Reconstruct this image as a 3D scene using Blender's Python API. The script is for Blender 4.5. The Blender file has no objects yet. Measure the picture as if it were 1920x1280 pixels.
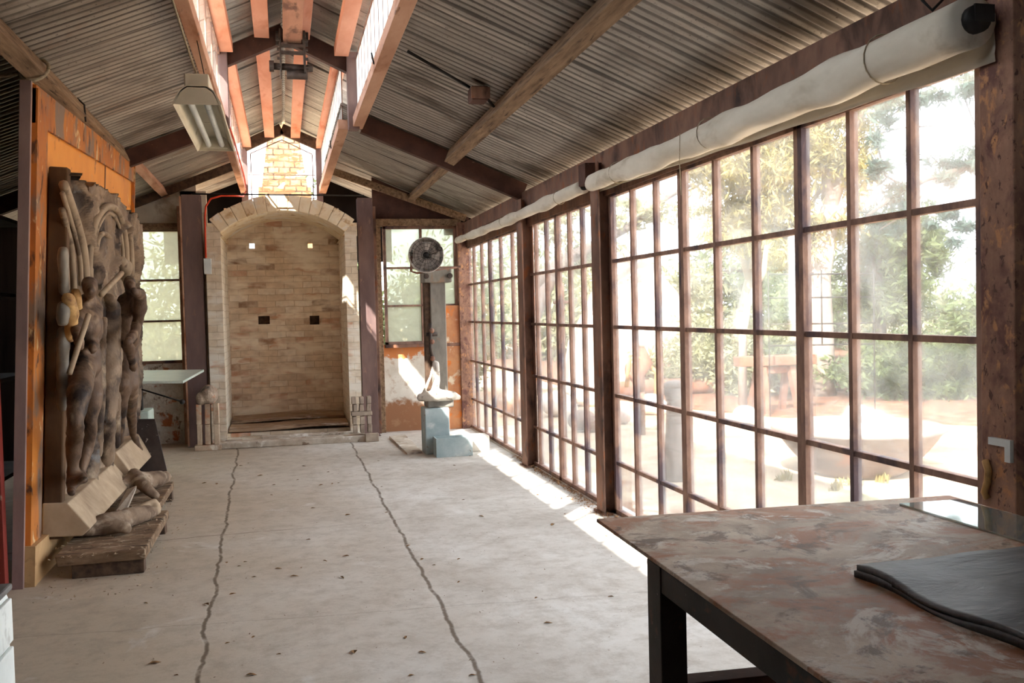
import bpy, math, random
import numpy as np
from mathutils import Vector, Matrix, Euler
random.seed(7); rng = np.random.default_rng(7)
S = bpy.context.scene
COL = S.collection

# ------------------------------------------------------------------ camera
CAMZ = 1.55
YAW, PITCH, ROLL, FPX = .2369, -.0341, -.0246, 1770.0
_f = Vector((math.sin(YAW)*math.cos(PITCH), math.cos(YAW)*math.cos(PITCH), math.sin(PITCH)))
_r = Vector((math.cos(YAW), -math.sin(YAW), 0)); _u = _r.cross(_f)
_c, _s = math.cos(ROLL), math.sin(ROLL)
_R, _U = _r*_c+_u*_s, -_r*_s+_u*_c
cd = bpy.data.cameras.new('camera'); cam = bpy.data.objects.new('camera', cd); COL.objects.link(cam)
cd.sensor_width = 36; cd.lens = FPX/1920*36; cd.clip_start = .05; cd.clip_end = 400
cam.matrix_world = Matrix(((_R.x, _U.x, -_f.x, 0), (_R.y, _U.y, -_f.y, 0), (_R.z, _U.z, -_f.z, CAMZ), (0, 0, 0, 1)))
S.camera = cam

# ------------------------------------------------------------------ light
SKY, SUN, EXPO = 1.3, 5.5, 2.75
w = bpy.data.worlds.new('world'); S.world = w; w.use_nodes = True
bg = w.node_tree.nodes['Background']; bg.inputs[0].default_value = (.86, .93, 1, 1); bg.inputs[1].default_value = SKY
sd = bpy.data.lights.new('sun', 'SUN'); so = bpy.data.objects.new('sun', sd); COL.objects.link(so)
sd.energy = SUN; sd.angle = math.radians(.6); sd.color = (1, .95, .87)
SUND = Vector((1, 1.2, -1.38)).normalized()
so.rotation_euler = SUND.to_track_quat('-Z', 'Y').to_euler(); so.location = (-4, -4, 8)
S.view_settings.view_transform = 'Standard'; S.view_settings.look = 'None'
S.view_settings.exposure = EXPO; S.view_settings.gamma = 1; S.view_settings.use_curve_mapping = False
S.cycles.max_bounces = 10; S.cycles.diffuse_bounces = 5; S.cycles.transparent_max_bounces = 16
S.cycles.sample_clamp_indirect = 6

# ------------------------------------------------------------------ helpers
def ray(x, y): return _f*FPX + _R*(x-960) + _U*(640-y)
def at(x, y, ax, v):
    """room point seen on the plane axis(ax)=v"""
    d = ray(x, y); o = Vector((0, 0, CAMZ)); return o + d*((v-o[ax])/d[ax])
def lin(c): return tuple(((v/255)/12.92 if v/255 <= .04045 else ((v/255+.055)/1.055)**2.4) for v in c)

def tag(o, label=None, cat=None, group=None, kind=None):
    if label: o['label'] = label
    if cat: o['category'] = cat
    if group: o['group'] = group
    if kind: o['kind'] = kind
    return o
def empty(name, loc, label=None, cat=None, group=None, kind=None):
    o = bpy.data.objects.new(name, None); COL.objects.link(o); o.location = loc; o.empty_display_size = .1
    return tag(o, label, cat, group, kind)
def children(o): return [c for c in bpy.data.objects if c.parent == o]
def copy_tree(o, parent=None):
    c = o.copy(); COL.objects.link(c)
    if parent: c.parent = parent
    for ch in children(o): copy_tree(ch, c)
    return c

class MB:
    def __init__(s): s.v = []; s.f = []; s.sm = []
    def add(s, vs, fs, smooth=False):
        b = len(s.v); s.v += [tuple(p) for p in vs]; s.f += [tuple(b+i for i in f) for f in fs]; s.sm += [smooth]*len(fs); return s
    def box(s, a, b, j=0):
        x0, y0, z0 = a; x1, y1, z1 = b
        vs = [(x, y, z) for z in (z0, z1) for y in (y0, y1) for x in (x0, x1)]
        if j: vs = [tuple(c+random.uniform(-j, j) for c in p) for p in vs]
        return s.add(vs, [(0, 2, 3, 1), (4, 5, 7, 6), (0, 1, 5, 4), (2, 6, 7, 3), (0, 4, 6, 2), (1, 3, 7, 5)])
    def beam(s, p, q, wd, ht, up=(0, 0, 1), j=0, n=1):
        p, q = Vector(p), Vector(q); d = (q-p); L = d.length; d.normalize(); u = Vector(up); sd_ = d.cross(u).normalized(); u = sd_.cross(d)
        vs = []
        for k in range(n+1):
            c = p+d*L*k/n
            for a_, b_ in ((-1, -1), (1, -1), (1, 1), (-1, 1)):
                vs.append(c+sd_*(a_*wd/2+random.uniform(-j, j))+u*(b_*ht/2+random.uniform(-j, j)))
        fs = [(3, 2, 1, 0), tuple(4*n+i for i in range(4))]
        for k in range(n):
            for i in range(4): fs.append((4*k+i, 4*k+(i+1) % 4, 4*k+4+(i+1) % 4, 4*k+4+i))
        return s.add(vs, fs)
    def tube(s, pts, r, seg=8, caps=True):
        pts = [Vector(p) for p in pts]; n = len(pts); rs = r if hasattr(r, '__len__') else [r]*n
        t0 = (pts[1]-pts[0]).normalized(); a = t0.orthogonal().normalized(); vs = []
        for i, p in enumerate(pts):
            t = (pts[min(i+1, n-1)]-pts[max(i-1, 0)]).normalized(); a = (a-t*a.dot(t)).normalized(); b = t.cross(a)
            for k in range(seg):
                an = 2*math.pi*k/seg; vs.append(p+(a*math.cos(an)+b*math.sin(an))*rs[i])
        fs = [(i*seg+k, i*seg+(k+1) % seg, (i+1)*seg+(k+1) % seg, (i+1)*seg+k) for i in range(n-1) for k in range(seg)]
        if caps: fs += [tuple(reversed(range(seg))), tuple((n-1)*seg+k for k in range(seg))]
        return s.add(vs, fs, True)
    def lathe(s, prof, c, axis=(0, 0, 1), seg=32, smooth=True):
        ax = Vector(axis).normalized(); a = ax.orthogonal().normalized(); b = ax.cross(a); c = Vector(c); vs = []
        for r, h in prof:
            for k in range(seg):
                an = 2*math.pi*k/seg; vs.append(c+ax*h+(a*math.cos(an)+b*math.sin(an))*r)
        n = len(prof)
        fs = [(i*seg+k, i*seg+(k+1) % seg, (i+1)*seg+(k+1) % seg, (i+1)*seg+k) for i in range(n-1) for k in range(seg)]
        return s.add(vs, fs, smooth)
    def ball(s, c, r, seg=12, rings=8):
        c = Vector(c); R3 = Vector(r) if hasattr(r, '__len__') else Vector((r, r, r)); vs = [c+Vector((0, 0, R3.z))]
        for i in range(1, rings):
            th = math.pi*i/rings
            for k in range(seg):
                ph = 2*math.pi*k/seg; vs.append(c+Vector((math.sin(th)*math.cos(ph)*R3.x, math.sin(th)*math.sin(ph)*R3.y, math.cos(th)*R3.z)))
        vs.append(c-Vector((0, 0, R3.z))); L = len(vs)-1
        fs = [(0, 1+k, 1+(k+1) % seg) for k in range(seg)]
        for i in range(rings-2):
            fs += [(1+i*seg+k, 1+(i+1)*seg+k, 1+(i+1)*seg+(k+1) % seg, 1+i*seg+(k+1) % seg) for k in range(seg)]
        fs += [(L, 1+(rings-2)*seg+(k+1) % seg, 1+(rings-2)*seg+k) for k in range(seg)]
        return s.add(vs, fs, True)
    def prism(s, poly, d):
        """poly: list of 3d points; d: extrusion vector"""
        d = Vector(d); n = len(poly); vs = [Vector(p) for p in poly]+[Vector(p)+d for p in poly]
        return s.add(vs, [tuple(range(n)), tuple(reversed(range(n, 2*n)))]+[(i, n+i, n+(i+1) % n, (i+1) % n) for i in range(n)])
    def build(s, name, m, parent=None, bevel=0, **kw):
        me = bpy.data.meshes.new(name); o = bpy.data.objects.new(name, me); COL.objects.link(o)
        off = Vector((0, 0, 0)); q = parent
        while q is not None: off += q.location; q = q.parent
        if kw.pop('own', None) is not None: pass
        me.from_pydata([tuple(Vector(p)-off) for p in s.v], [], s.f); me.polygons.foreach_set('use_smooth', s.sm); me.materials.append(m)
        import bmesh
        bm = bmesh.new(); bm.from_mesh(me); bmesh.ops.recalc_face_normals(bm, faces=bm.faces); bm.to_mesh(me); bm.free(); me.update()
        if parent: o.parent = parent
        if bevel:
            b = o.modifiers.new('bevel', 'BEVEL'); b.width = bevel; b.segments = 2; b.limit_method = 'ANGLE'
        return tag(o, **kw)

def struct(name, mb, m, label=None, bevel=0): return mb.build(name, m, None, bevel, label=label, kind='structure')

# ------------------------------------------------------------------ materials
class NT:
    def __init__(s, name):
        s.m = bpy.data.materials.new(name); s.m.use_nodes = True; s.t = s.m.node_tree; s.n = s.t.nodes; s.l = s.t.links
        s.b = s.n['Principled BSDF']; s.out = s.n['Material Output']
    def N(s, typ, **kw):
        o = s.n.new(typ)
        for k, v in kw.items():
            if k.startswith('_'): setattr(o, k[1:], v)
            else: o.inputs[k].default_value = v
        return o
    def vec(s, stretch=(1, 1, 1)):
        c = s.N('ShaderNodeTexCoord'); mp = s.N('ShaderNodeMapping'); mp.inputs['Scale'].default_value = stretch
        s.l.new(c.outputs['Object'], mp.inputs[0]); return mp.outputs[0]
    def noise(s, scale, detail=6, rough=.6, stretch=(1, 1, 1), dist=0):
        n = s.N('ShaderNodeTexNoise'); n.inputs['Scale'].default_value = scale; n.inputs['Detail'].default_value = detail
        n.inputs['Roughness'].default_value = rough; n.inputs['Distortion'].default_value = dist
        s.l.new(s.vec(stretch), n.inputs['Vector']); return n.outputs['Fac']
    def ramp(s, fac, stops):
        r = s.N('ShaderNodeValToRGB'); e = r.color_ramp.elements
        while len(e) < len(stops): e.new(.5)
        for i, (p, c) in enumerate(stops):
            e[i].position = p; e[i].color = (c, c, c, 1) if not hasattr(c, '__len__') else tuple(c)+(1,)
        s.l.new(fac, r.inputs[0]); return r.outputs[0]
    def mix(s, fac, a, b, mode='MIX'):
        m = s.N('ShaderNodeMix'); m.data_type = 'RGBA'; m.blend_type = mode
        for sock, v in ((m.inputs[0], fac), (m.inputs[6], a), (m.inputs[7], b)):
            if isinstance(v, bpy.types.NodeSocket): s.l.new(v, sock)
            elif hasattr(v, '__len__'): sock.default_value = tuple(v)+(1,)
            else: sock.default_value = v
        return m.outputs[2]
    def math(s, op, a, b=0, c=0):
        m = s.N('ShaderNodeMath'); m.operation = op
        for i, v in enumerate((a, b, c)):
            if isinstance(v, bpy.types.NodeSocket): s.l.new(v, m.inputs[i])
            else: m.inputs[i].default_value = v
        return m.outputs[0]
    def bump(s, h, strength=.3, dist=.01):
        b = s.N('ShaderNodeBump'); b.inputs['Strength'].default_value = strength; b.inputs['Distance'].default_value = dist
        s.l.new(h, b.inputs['Height']); s.l.new(b.outputs[0], s.b.inputs['Normal'])
    def color(s, c): s.l.new(c, s.b.inputs['Base Color'])

def mat(name, c1, c2, scale=6, rough=.8, metal=0, stretch=(1, 1, 1), spots=(), bump=.25, bdist=.006, p=(.35, .65), spec=.3, detail=7):
    """two tone weathered material; spots: (colour, scale, threshold, softness[, stretch])"""
    t = NT(name); f = t.noise(scale, detail, .62, stretch)
    c = t.ramp(f, [(p[0], lin(c1)), (p[1], lin(c2))])
    for sp in spots:
        fs = t.noise(sp[1], 5, .6, sp[4] if len(sp) > 4 else stretch, .4)
        c = t.mix(t.ramp(fs, [(sp[2]-sp[3], 0.), (sp[2]+sp[3], 1.)]), c, lin(sp[0]))
    t.color(c); t.b.inputs['Roughness'].default_value = rough; t.b.inputs['Metallic'].default_value = metal
    t.b.inputs['Specular IOR Level'].default_value = spec
    if bump: t.bump(t.noise(scale*3, 5, .6, stretch), bump, bdist)
    return t.m

def glass(name, haze, tint=(1, 1, 1), dirt=(.8, .8, .76), var=.5, gloss=.06):
    t = NT(name); t.n.remove(t.b)
    tr = t.N('ShaderNodeBsdfTransparent'); tr.inputs[0].default_value = tuple(tint)+(1,)
    df = t.N('ShaderNodeBsdfDiffuse'); df.inputs[0].default_value = tuple(dirt)+(1,)
    tl = t.N('ShaderNodeBsdfTranslucent'); tl.inputs[0].default_value = tuple(dirt)+(1,)
    gl = t.N('ShaderNodeBsdfGlossy'); gl.inputs['Roughness'].default_value = .04
    m0 = t.N('ShaderNodeMixShader'); m0.inputs[0].default_value = .6; t.l.new(df.outputs[0], m0.inputs[1]); t.l.new(tl.outputs[0], m0.inputs[2])
    n = t.noise(2.2, 6, .65, (1, 1, 1.3), .6)
    fac = t.math('MULTIPLY', t.ramp(n, [(.35, 1-var), (.7, 1+var)]), haze)
    m1 = t.N('ShaderNodeMixShader'); t.l.new(fac, m1.inputs[0]); t.l.new(tr.outputs[0], m1.inputs[1]); t.l.new(m0.outputs[0], m1.inputs[2])
    lw = t.N('ShaderNodeFresnel'); lw.inputs[0].default_value = 1.35
    m2 = t.N('ShaderNodeMixShader'); t.l.new(t.math('MULTIPLY', lw.outputs[0], gloss*10), m2.inputs[0]); t.l.new(m1.outputs[0], m2.inputs[1]); t.l.new(gl.outputs[0], m2.inputs[2])
    t.l.new(m2.outputs[0], t.out.inputs[0]); return t.m

def brickmat(name, mode, c1, c2, mortar, bw=.23, bh=.085, stain=(), off=(0, 0), rough=.9, ms=.005, odd=()):
    t = NT(name); co = t.N('ShaderNodeTexCoord'); sp = t.N('ShaderNodeSeparateXYZ'); cb = t.N('ShaderNodeCombineXYZ')
    t.l.new(co.outputs['Object'], sp.inputs[0])
    if mode == 'xz': a, b = sp.outputs[0], sp.outputs[2]
    elif mode == 'yz': a, b = sp.outputs[1], sp.outputs[2]
    else: a, b = sp.outputs[0], sp.outputs[1]
    wob = t.math('MULTIPLY', t.math('SUBTRACT', t.noise(3, 3), .5), .05)
    t.l.new(t.math('ADD', t.math('ADD', a, off[0]), wob), cb.inputs[0]); t.l.new(t.math('ADD', t.math('ADD', b, off[1]), wob), cb.inputs[1])
    br = t.N('ShaderNodeTexBrick'); t.l.new(cb.outputs[0], br.inputs['Vector'])
    br.inputs['Scale'].default_value = 1; br.inputs['Brick Width'].default_value = bw; br.inputs['Row Height'].default_value = bh
    br.inputs['Mortar Size'].default_value = ms; br.inputs['Mortar Smooth'].default_value = .4; br.inputs['Bias'].default_value = -.2
    br.inputs['Color1'].default_value = tuple(lin(c1))+(1,); br.inputs['Color2'].default_value = tuple(lin(c2))+(1,); br.inputs['Mortar'].default_value = tuple(lin(mortar))+(1,)
    c = br.outputs[0]
    if odd:
        b2 = t.N('ShaderNodeTexBrick'); t.l.new(cb.outputs[0], b2.inputs['Vector'])
        for k_, v_ in (('Scale', 1), ('Brick Width', bw), ('Row Height', bh), ('Mortar Size', ms), ('Mortar Smooth', .4), ('Bias', 0)): b2.inputs[k_].default_value = v_
        b2.inputs['Color1'].default_value = (0, 0, 0, 1); b2.inputs['Color2'].default_value = (1, 1, 1, 1); b2.inputs['Mortar'].default_value = (.4, .4, .4, 1)
        for cc, lo, hi in odd:
            m_ = t.math('MULTIPLY', t.math('GREATER_THAN', b2.outputs[0], lo), t.math('LESS_THAN', b2.outputs[0], hi)); c = t.mix(t.math('MULTIPLY', m_, t.ramp(t.noise(6, 4), [(.35, .25), (.6, .9)])), c, lin(cc))
    c = t.mix(t.ramp(t.noise(9, 6), [(.35, 0.), (.7, .35)]), c, lin((150, 125, 100)))
    for k, (cc, sc, th, so_) in enumerate(stain):
        # whole bricks fired to another colour: noise is stretched with the courses
        c = t.mix(t.ramp(t.noise(sc, 3, .7, (1, 1, 2.6), .3), [(th-so_, 0.), (th+so_, 1.)]), c, lin(cc))
    t.color(c); t.b.inputs['Roughness'].default_value = rough; t.b.inputs['Specular IOR Level'].default_value = .15
    h = t.math('ADD', t.math('MULTIPLY', br.outputs['Fac'], -1.0), t.math('MULTIPLY', t.noise(25, 5), .5)); t.bump(h, .5, .008); return t.m

RUST = mat('rusted_steel', (108, 80, 68), (148, 112, 94), 5, .75, .1, (1, 1, .5), [((150, 92, 60), 14, .62, .06), ((58, 44, 42), 4, .62, .08)])
RUSTP = mat('rusted_post', (134, 100, 84), (172, 132, 110), 12, .8, .1, (1, 1, .7), [((112, 78, 72), 6, .56, .07), ((192, 140, 100), 22, .60, .05), ((96, 70, 62), 40, .62, .03)])
RUSTD = mat('dark_red_steel', (64, 42, 35), (92, 62, 52), 4, .8, 0, (1, 1, 1), [((120, 96, 84), 40, .7, .02)])
RUSTV = mat('violet_brown_steel', (98, 78, 76), (128, 104, 98), 4, .75, .1, (1, 1, .3), [((140, 110, 96), 20, .66, .04)])
MUNT = mat('window_bar_steel', (120, 92, 80), (162, 128, 110), 12, .7, .1, (1, 1, .5), [((88, 72, 76), 4, .58, .06)])
BEAM = mat('lantern_beam_paint', (176, 130, 104), (206, 164, 138), 3, .7, 0, (1, .3, 1), [((150, 98, 66), 5, .6, .08), ((120, 84, 66), 16, .68, .04)])
SALMON = mat('salmon_primer', (204, 132, 100), (226, 164, 136), 2.2, .7, 0, (1, .3, 1), [((186, 104, 66), 3, .62, .08)], bump=.1)
TIMBER = mat('grey_brown_timber', (112, 88, 66), (160, 132, 104), 5, .85, 0, (6, .5, 6), [((80, 62, 48), 7, .62, .06)])
TIMBERD = mat('dark_timber', (62, 46, 36), (98, 76, 60), 5, .85, 0, (4, 1, 4))
ROPEM = mat('rope_fibre', (150, 136, 112), (190, 176, 150), 60, .95)
WIRE = mat('black_wire', (28, 26, 26), (50, 46, 44), 10, .6)
REDC = mat('red_cable', (210, 60, 34), (236, 84, 50), 10, .5, bump=0)
BLIND = mat('blind_canvas', (206, 196, 178), (234, 226, 210), 3, .9, 0, (1, .4, 1), [((178, 164, 140), 5, .62, .08)], bump=.15)
WHITEP = mat('white_paint', (206, 212, 210), (230, 234, 230), 3, .5, 0, spots=[((170, 172, 166), 8, .66, .06)], bump=.05)
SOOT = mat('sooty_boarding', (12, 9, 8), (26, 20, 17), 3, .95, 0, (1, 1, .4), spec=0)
WWALL = mat('whitewashed_masonry', (196, 192, 184), (228, 226, 220), 8, .95, 0, spots=[((120, 112, 104), 16, .66, .03)], bump=.6, bdist=.02)
PLAST = mat('cream_board', (196, 182, 160), (222, 210, 190), 2.5, .9, spots=[((170, 148, 118), 4, .62, .08)])

Y0 = -1.6
def roofmat(name, base1, base2, dark, light, rust=(120, 92, 62), per=.088):
    t = NT(name)
    c = t.ramp(t.noise(2.2, 8, .7, (.5, 2.4, 1)), [(.3, lin(base1)), (.7, lin(base2))])
    c = t.mix(t.ramp(t.noise(.9, 5, .6, (.7, 1.2, 1), .5), [(.52, 0.), (.66, .9)]), c, lin(dark))
    c = t.mix(t.ramp(t.noise(1.5, 6, .6, (.35, 3.0, 1)), [(.56, 0.), (.68, .7)]), c, lin(light))
    c = t.mix(t.ramp(t.noise(1.1, 6, .6, (.6, 1.6, 1), 1), [(.6, 0.), (.72, .55)]), c, lin(rust))
    c = t.mix(t.ramp(t.noise(55, 3, .7), [(.62, 0.), (.7, .7)]), c, lin((52, 46, 40)))
    # shade painted on one flank of the corrugation, broken up along each sheet
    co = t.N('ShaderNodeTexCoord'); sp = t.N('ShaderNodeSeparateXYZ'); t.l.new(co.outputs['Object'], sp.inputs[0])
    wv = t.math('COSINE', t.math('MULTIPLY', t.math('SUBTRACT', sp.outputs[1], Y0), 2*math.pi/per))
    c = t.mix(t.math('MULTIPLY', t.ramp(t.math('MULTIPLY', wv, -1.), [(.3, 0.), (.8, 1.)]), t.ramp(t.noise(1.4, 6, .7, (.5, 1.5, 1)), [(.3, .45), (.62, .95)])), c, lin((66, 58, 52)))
    lap = t.math('ABSOLUTE', t.math('SUBTRACT', t.math('FRACT', t.math('DIVIDE', t.math('SUBTRACT', sp.outputs[1], Y0), per*9)), .5))
    c = t.mix(t.ramp(lap, [(.488, 0.), (.494, .8)]), c, lin((44, 38, 34)))
    t.color(c); t.b.inputs['Roughness'].default_value = .5; t.b.inputs['Metallic'].default_value = .35
    t.bump(t.noise(20, 4), .15, .004); return t.m
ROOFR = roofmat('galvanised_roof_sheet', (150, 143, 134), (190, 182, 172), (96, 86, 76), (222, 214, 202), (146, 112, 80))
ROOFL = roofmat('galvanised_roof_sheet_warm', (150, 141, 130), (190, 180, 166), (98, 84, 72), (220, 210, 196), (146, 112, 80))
ROOFC = roofmat('lantern_roof_sheet', (150, 147, 140), (186, 184, 176), (106, 102, 96), (214, 214, 208), per=.11)

GLASS = glass('dusty_clear_glass', .13, dirt=(.7, .7, .67), var=.75)
GLASSM = glass('milky_end_glass', .6, (.66, .70, .62), (.60, .60, .52), .2, .04)
GLASSC = glass('lantern_clear_glass', .04, var=.3, gloss=.03)
GLASSF = glass('lantern_frosted_glass', .8, dirt=(.93, .93, .9), var=.1, gloss=.03)

# floor
def floormat():
    t = NT('worn_concrete'); co = t.N('ShaderNodeTexCoord'); sp = t.N('ShaderNodeSeparateXYZ'); t.l.new(co.outputs['Object'], sp.inputs[0]); X, Y = sp.outputs[0], sp.outputs[1]
    c = t.ramp(t.noise(.9, 9, .68, (1, .8, 1), .3), [(.3, lin((184, 176, 166))), (.52, lin((204, 198, 190))), (.72, lin((220, 217, 212)))])
    # left part of the slab is browner than the part by the glass
    g = t.math('MULTIPLY_ADD', X, .28, .5)
    c = t.mix(t.ramp(t.math('ADD', g, t.math('MULTIPLY', t.math('SUBTRACT', t.noise(.7, 4), .5), .6)), [(.25, 1.), (.75, 0.)]), c, lin((188, 172, 152)))
    c = t.mix(t.ramp(t.noise(7, 8, .75), [(.46, 0.), (.72, .6)]), c, lin((146, 132, 116)))
    c = t.mix(t.ramp(t.noise(1.6, 9, .8, (1.3, 1, 1), .5), [(.5, 0.), (.68, .5)]), c, lin((158, 146, 132)))
    c = t.mix(t.ramp(t.noise(38, 4, .7), [(.66, 0.), (.72, .6)]), c, lin((110, 94, 78)))
    c = t.mix(t.ramp(t.noise(2.0, 5, .6, (1, 1, 1), .8), [(.63, 0.), (.72, .45)]), c, lin((226, 224, 220)))
    crk = None
    wobA = t.math('MULTIPLY', t.math('SUBTRACT', t.noise(1.7, 4, .62, (.01, 1, 1)), .5), .14)
    wobB = t.math('MULTIPLY', t.math('SUBTRACT', t.noise(1.9, 4, .62, (.01, 1, 1)), .5), .10)
    wobC = t.math('MULTIPLY', t.math('SUBTRACT', t.noise(2.0, 5, .7, (1, .01, 1)), .5), .12)
    def line(v, k, off, wob, wd):
        d = t.math('ABSOLUTE', t.math('ADD', t.math('SUBTRACT', t.math('MULTIPLY_ADD', Y if v == 'x' else X, k, 0), X if v == 'x' else Y), t.math('ADD', off, wob)))
        return t.ramp(t.math('DIVIDE', d, wd), [(.35, 1.), (1., 0.)])
    L1 = line('x', CR1[0], CR1[1], wobA, .014); L2 = line('x', CR2[0], CR2[1], wobB, .015)
    L3 = t.math('MULTIPLY', line('y', .05, 6.98, wobC, .009), t.ramp(X, [(0, 1.), (.02, .25)])); L4 = t.math('MULTIPLY', line('y', -.08, 4.92, wobC, .008), .3)
    crk = t.math('MAXIMUM', t.math('MAXIMUM', L1, L2), t.math('MAXIMUM', L3, L4))
    brk = t.ramp(t.noise(6, 4, .7), [(.3, .25), (.5, 1.)])
    c = t.mix(t.math('MULTIPLY', t.math('MULTIPLY', crk, brk), .85), c, lin((92, 76, 60)))
    t.color(c); t.b.inputs['Roughness'].default_value = .8; t.b.inputs['Specular IOR Level'].default_value = .25
    t.bump(t.math('SUBTRACT', t.math('MULTIPLY', t.noise(24, 7, .7), .35), t.math('MULTIPLY', crk, .3)), .4, .008); return t.m
def _ln(a, b):
    A, B = at(a[0], a[1], 2, 0), at(b[0], b[1], 2, 0); k = (B.x-A.x)/(B.y-A.y); return k, A.x-k*A.y
CR1 = _ln((440, 880), (372, 1270)); CR2 = _ln((680, 870), (905, 1280))
FLOOR = floormat()

# ------------------------------------------------------------------ the room
XW = 2.38           # glass wall plane
XL = -2.7           # left wall
Y0, Y1 = -1.6, 12.3
fb = MB(); fb.box((XL, Y0, -.12), (XW+.06, 14.0, 0)); struct('floor', fb, FLOOR, 'worn grey concrete floor with long cracks along its joints')

def zr(x): return 2.78+.41*(2.4-x)          # right roof underside
def zl(x): return 3.47-.40*(-x-.5)          # left roof underside
def corrug(name, x0, x1, ya, yb, zf, m, label, per=.088, amp=.009, sheet=.792, nx=5, lap=.004):
    n = int((yb-ya)/per*8); ys = np.linspace(ya, yb, n+1); mb = MB(); vs = []; fs = []
    for i, y in enumerate(ys):
        step = (y-ya) % sheet/sheet*lap*2
        ed = abs(((y-ya) % sheet)-sheet+.0)/.03
        for k in range(nx+1):
            x = x0+(x1-x0)*k/nx; z = zf(x)+amp*math.sin(2*math.pi*y/per)+amp+.004+step + .003*math.sin(x*9+int((y-ya)/sheet)*2.1)
            vs.append((x, y, z))
    m1 = nx+1
    for i in range(n):
        for k in range(nx): fs.append((i*m1+k, i*m1+k+1, (i+1)*m1+k+1, (i+1)*m1+k))
    N0 = len(vs); vs2 = [(a, b, c+.0012) for a, b, c in vs]
    mb.add(vs+vs2, fs+[tuple(N0+i for i in reversed(f)) for f in fs], True)
    return mb, label
def roof(name, *a, **k):
    mb, lab = corrug(name, *a, **k); return struct(name, mb, a[5], lab)
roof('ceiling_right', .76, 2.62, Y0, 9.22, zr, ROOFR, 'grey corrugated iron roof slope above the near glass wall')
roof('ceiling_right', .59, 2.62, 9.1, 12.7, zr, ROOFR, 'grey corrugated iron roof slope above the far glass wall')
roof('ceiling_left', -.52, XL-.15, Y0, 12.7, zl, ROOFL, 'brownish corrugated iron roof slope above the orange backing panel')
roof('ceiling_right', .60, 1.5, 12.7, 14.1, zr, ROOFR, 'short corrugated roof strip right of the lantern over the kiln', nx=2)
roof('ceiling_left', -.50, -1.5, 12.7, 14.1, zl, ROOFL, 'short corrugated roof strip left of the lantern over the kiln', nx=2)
CX = .09
def zc(x): return 4.30-.46*abs(x-CX)
roof('ceiling_lantern', CX+.02, .84, Y0, 14.15, zc, ROOFC, 'corrugated sheeting on the right pitch of the lantern roof', per=.11, nx=2)
roof('ceiling_lantern', CX-.02, -.66, Y0, 14.15, zc, ROOFC, 'corrugated sheeting on the left pitch of the lantern roof', per=.11, nx=2)
rc = MB(); rc.prism([(CX-.12, Y0, 4.29), (CX, Y0, 4.345), (CX+.12, Y0, 4.29), (CX, Y0, 4.365)], (0, 15.75, 0)); struct('ceiling_ridge', rc, ROOFC, 'metal ridge capping over the lantern roof')

for xa, xb, zf in ((-1.6, -.5, zl), (.60, 1.6, zr)):
    mb = MB(); mb.prism([(xa, 14.1, 2.3), (xb, 14.1, 2.3), (xb, 14.1, zf(xb)+.03), (xa, 14.1, zf(xa)+.03)], (0, .04, 0)); struct('wall_rear', mb, SOOT, 'dark boarding behind the kiln on the %s of the small gable window' % ('left' if xa < 0 else 'right'))
# left, front and near right walls
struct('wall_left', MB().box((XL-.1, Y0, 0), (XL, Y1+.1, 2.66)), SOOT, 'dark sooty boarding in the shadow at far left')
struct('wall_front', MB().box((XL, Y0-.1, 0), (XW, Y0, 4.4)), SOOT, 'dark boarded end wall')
ww = MB()
ww.box((2.41, Y0, 0), (2.66, 2.62, 2.72)); struct('wall_right', ww, WWALL, 'rough whitewashed masonry beside the nearest rusty post')

struct('wall_back', MB().box((2.10, 12.34, 2.55), (2.60, 12.40, 2.95)), SOOT, 'dark filler at the top corner behind the corner post')
# ---- structural steel / timber
def hcol(name, x, y, z1, b, d, m, label, face='y'):
    """H section column, flanges normal to y (face y) or x"""
    mb = MB(); tf = .012
    if face == 'y':
        mb.box((x-b/2, y-d/2, 0), (x+b/2, y-d/2+tf, z1)); mb.box((x-b/2, y+d/2-tf, 0), (x+b/2, y+d/2, z1)); mb.box((x-.006, y-d/2+tf, 0), (x+.006, y+d/2-tf, z1))
    else:
        mb.box((x-b/2, y-d/2, 0), (x-b/2+tf, y+d/2, z1)); mb.box((x+b/2-tf, y-d/2, 0), (x+b/2, y+d/2, z1)); mb.box((x-b/2+tf, y-.006, 0), (x+b/2-tf, y+.006, z1))
    mb.box((x-b/2-.02, y-d/2-.02, 0), (x+b/2+.02, y+d/2+.02, .012))
    return struct(name, mb, m, label, .002)
hcol('steel_column', 2.33, 9.0, 2.62, .12, .2, RUST, 'rusty steel column between the farthest and the middle glass bay', 'x')
hcol('steel_column', 2.335, 6.72, 2.62, .115, .18, RUST, 'rusty steel column under the joint of the two blind rolls', 'x')
fp = MB(); fp.box((2.34, 2.63, 0), (2.46, 2.79, 2.62), .002); struct('steel_column', fp, RUSTP, 'broad rust-streaked post nearest the camera beside white masonry', .006)
struct('steel_column', MB().box((2.24, 12.16, 0), (2.42, 12.34, 2.7)), RUSTP, 'rusty corner post between the end wall and the glass wall', .006)

eb = MB(); eb.box((2.33, Y0, 2.55), (2.45, 12.4, 2.70)); struct('eave_beam', eb, RUST, 'long rusty eave beam above the blinds and glass wall', .004)
struct('window_head', MB().box((2.345, 2.72, 2.375), (2.42, 12.3, 2.55)), RUST, 'steel head plate behind the canvas blinds')
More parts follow.
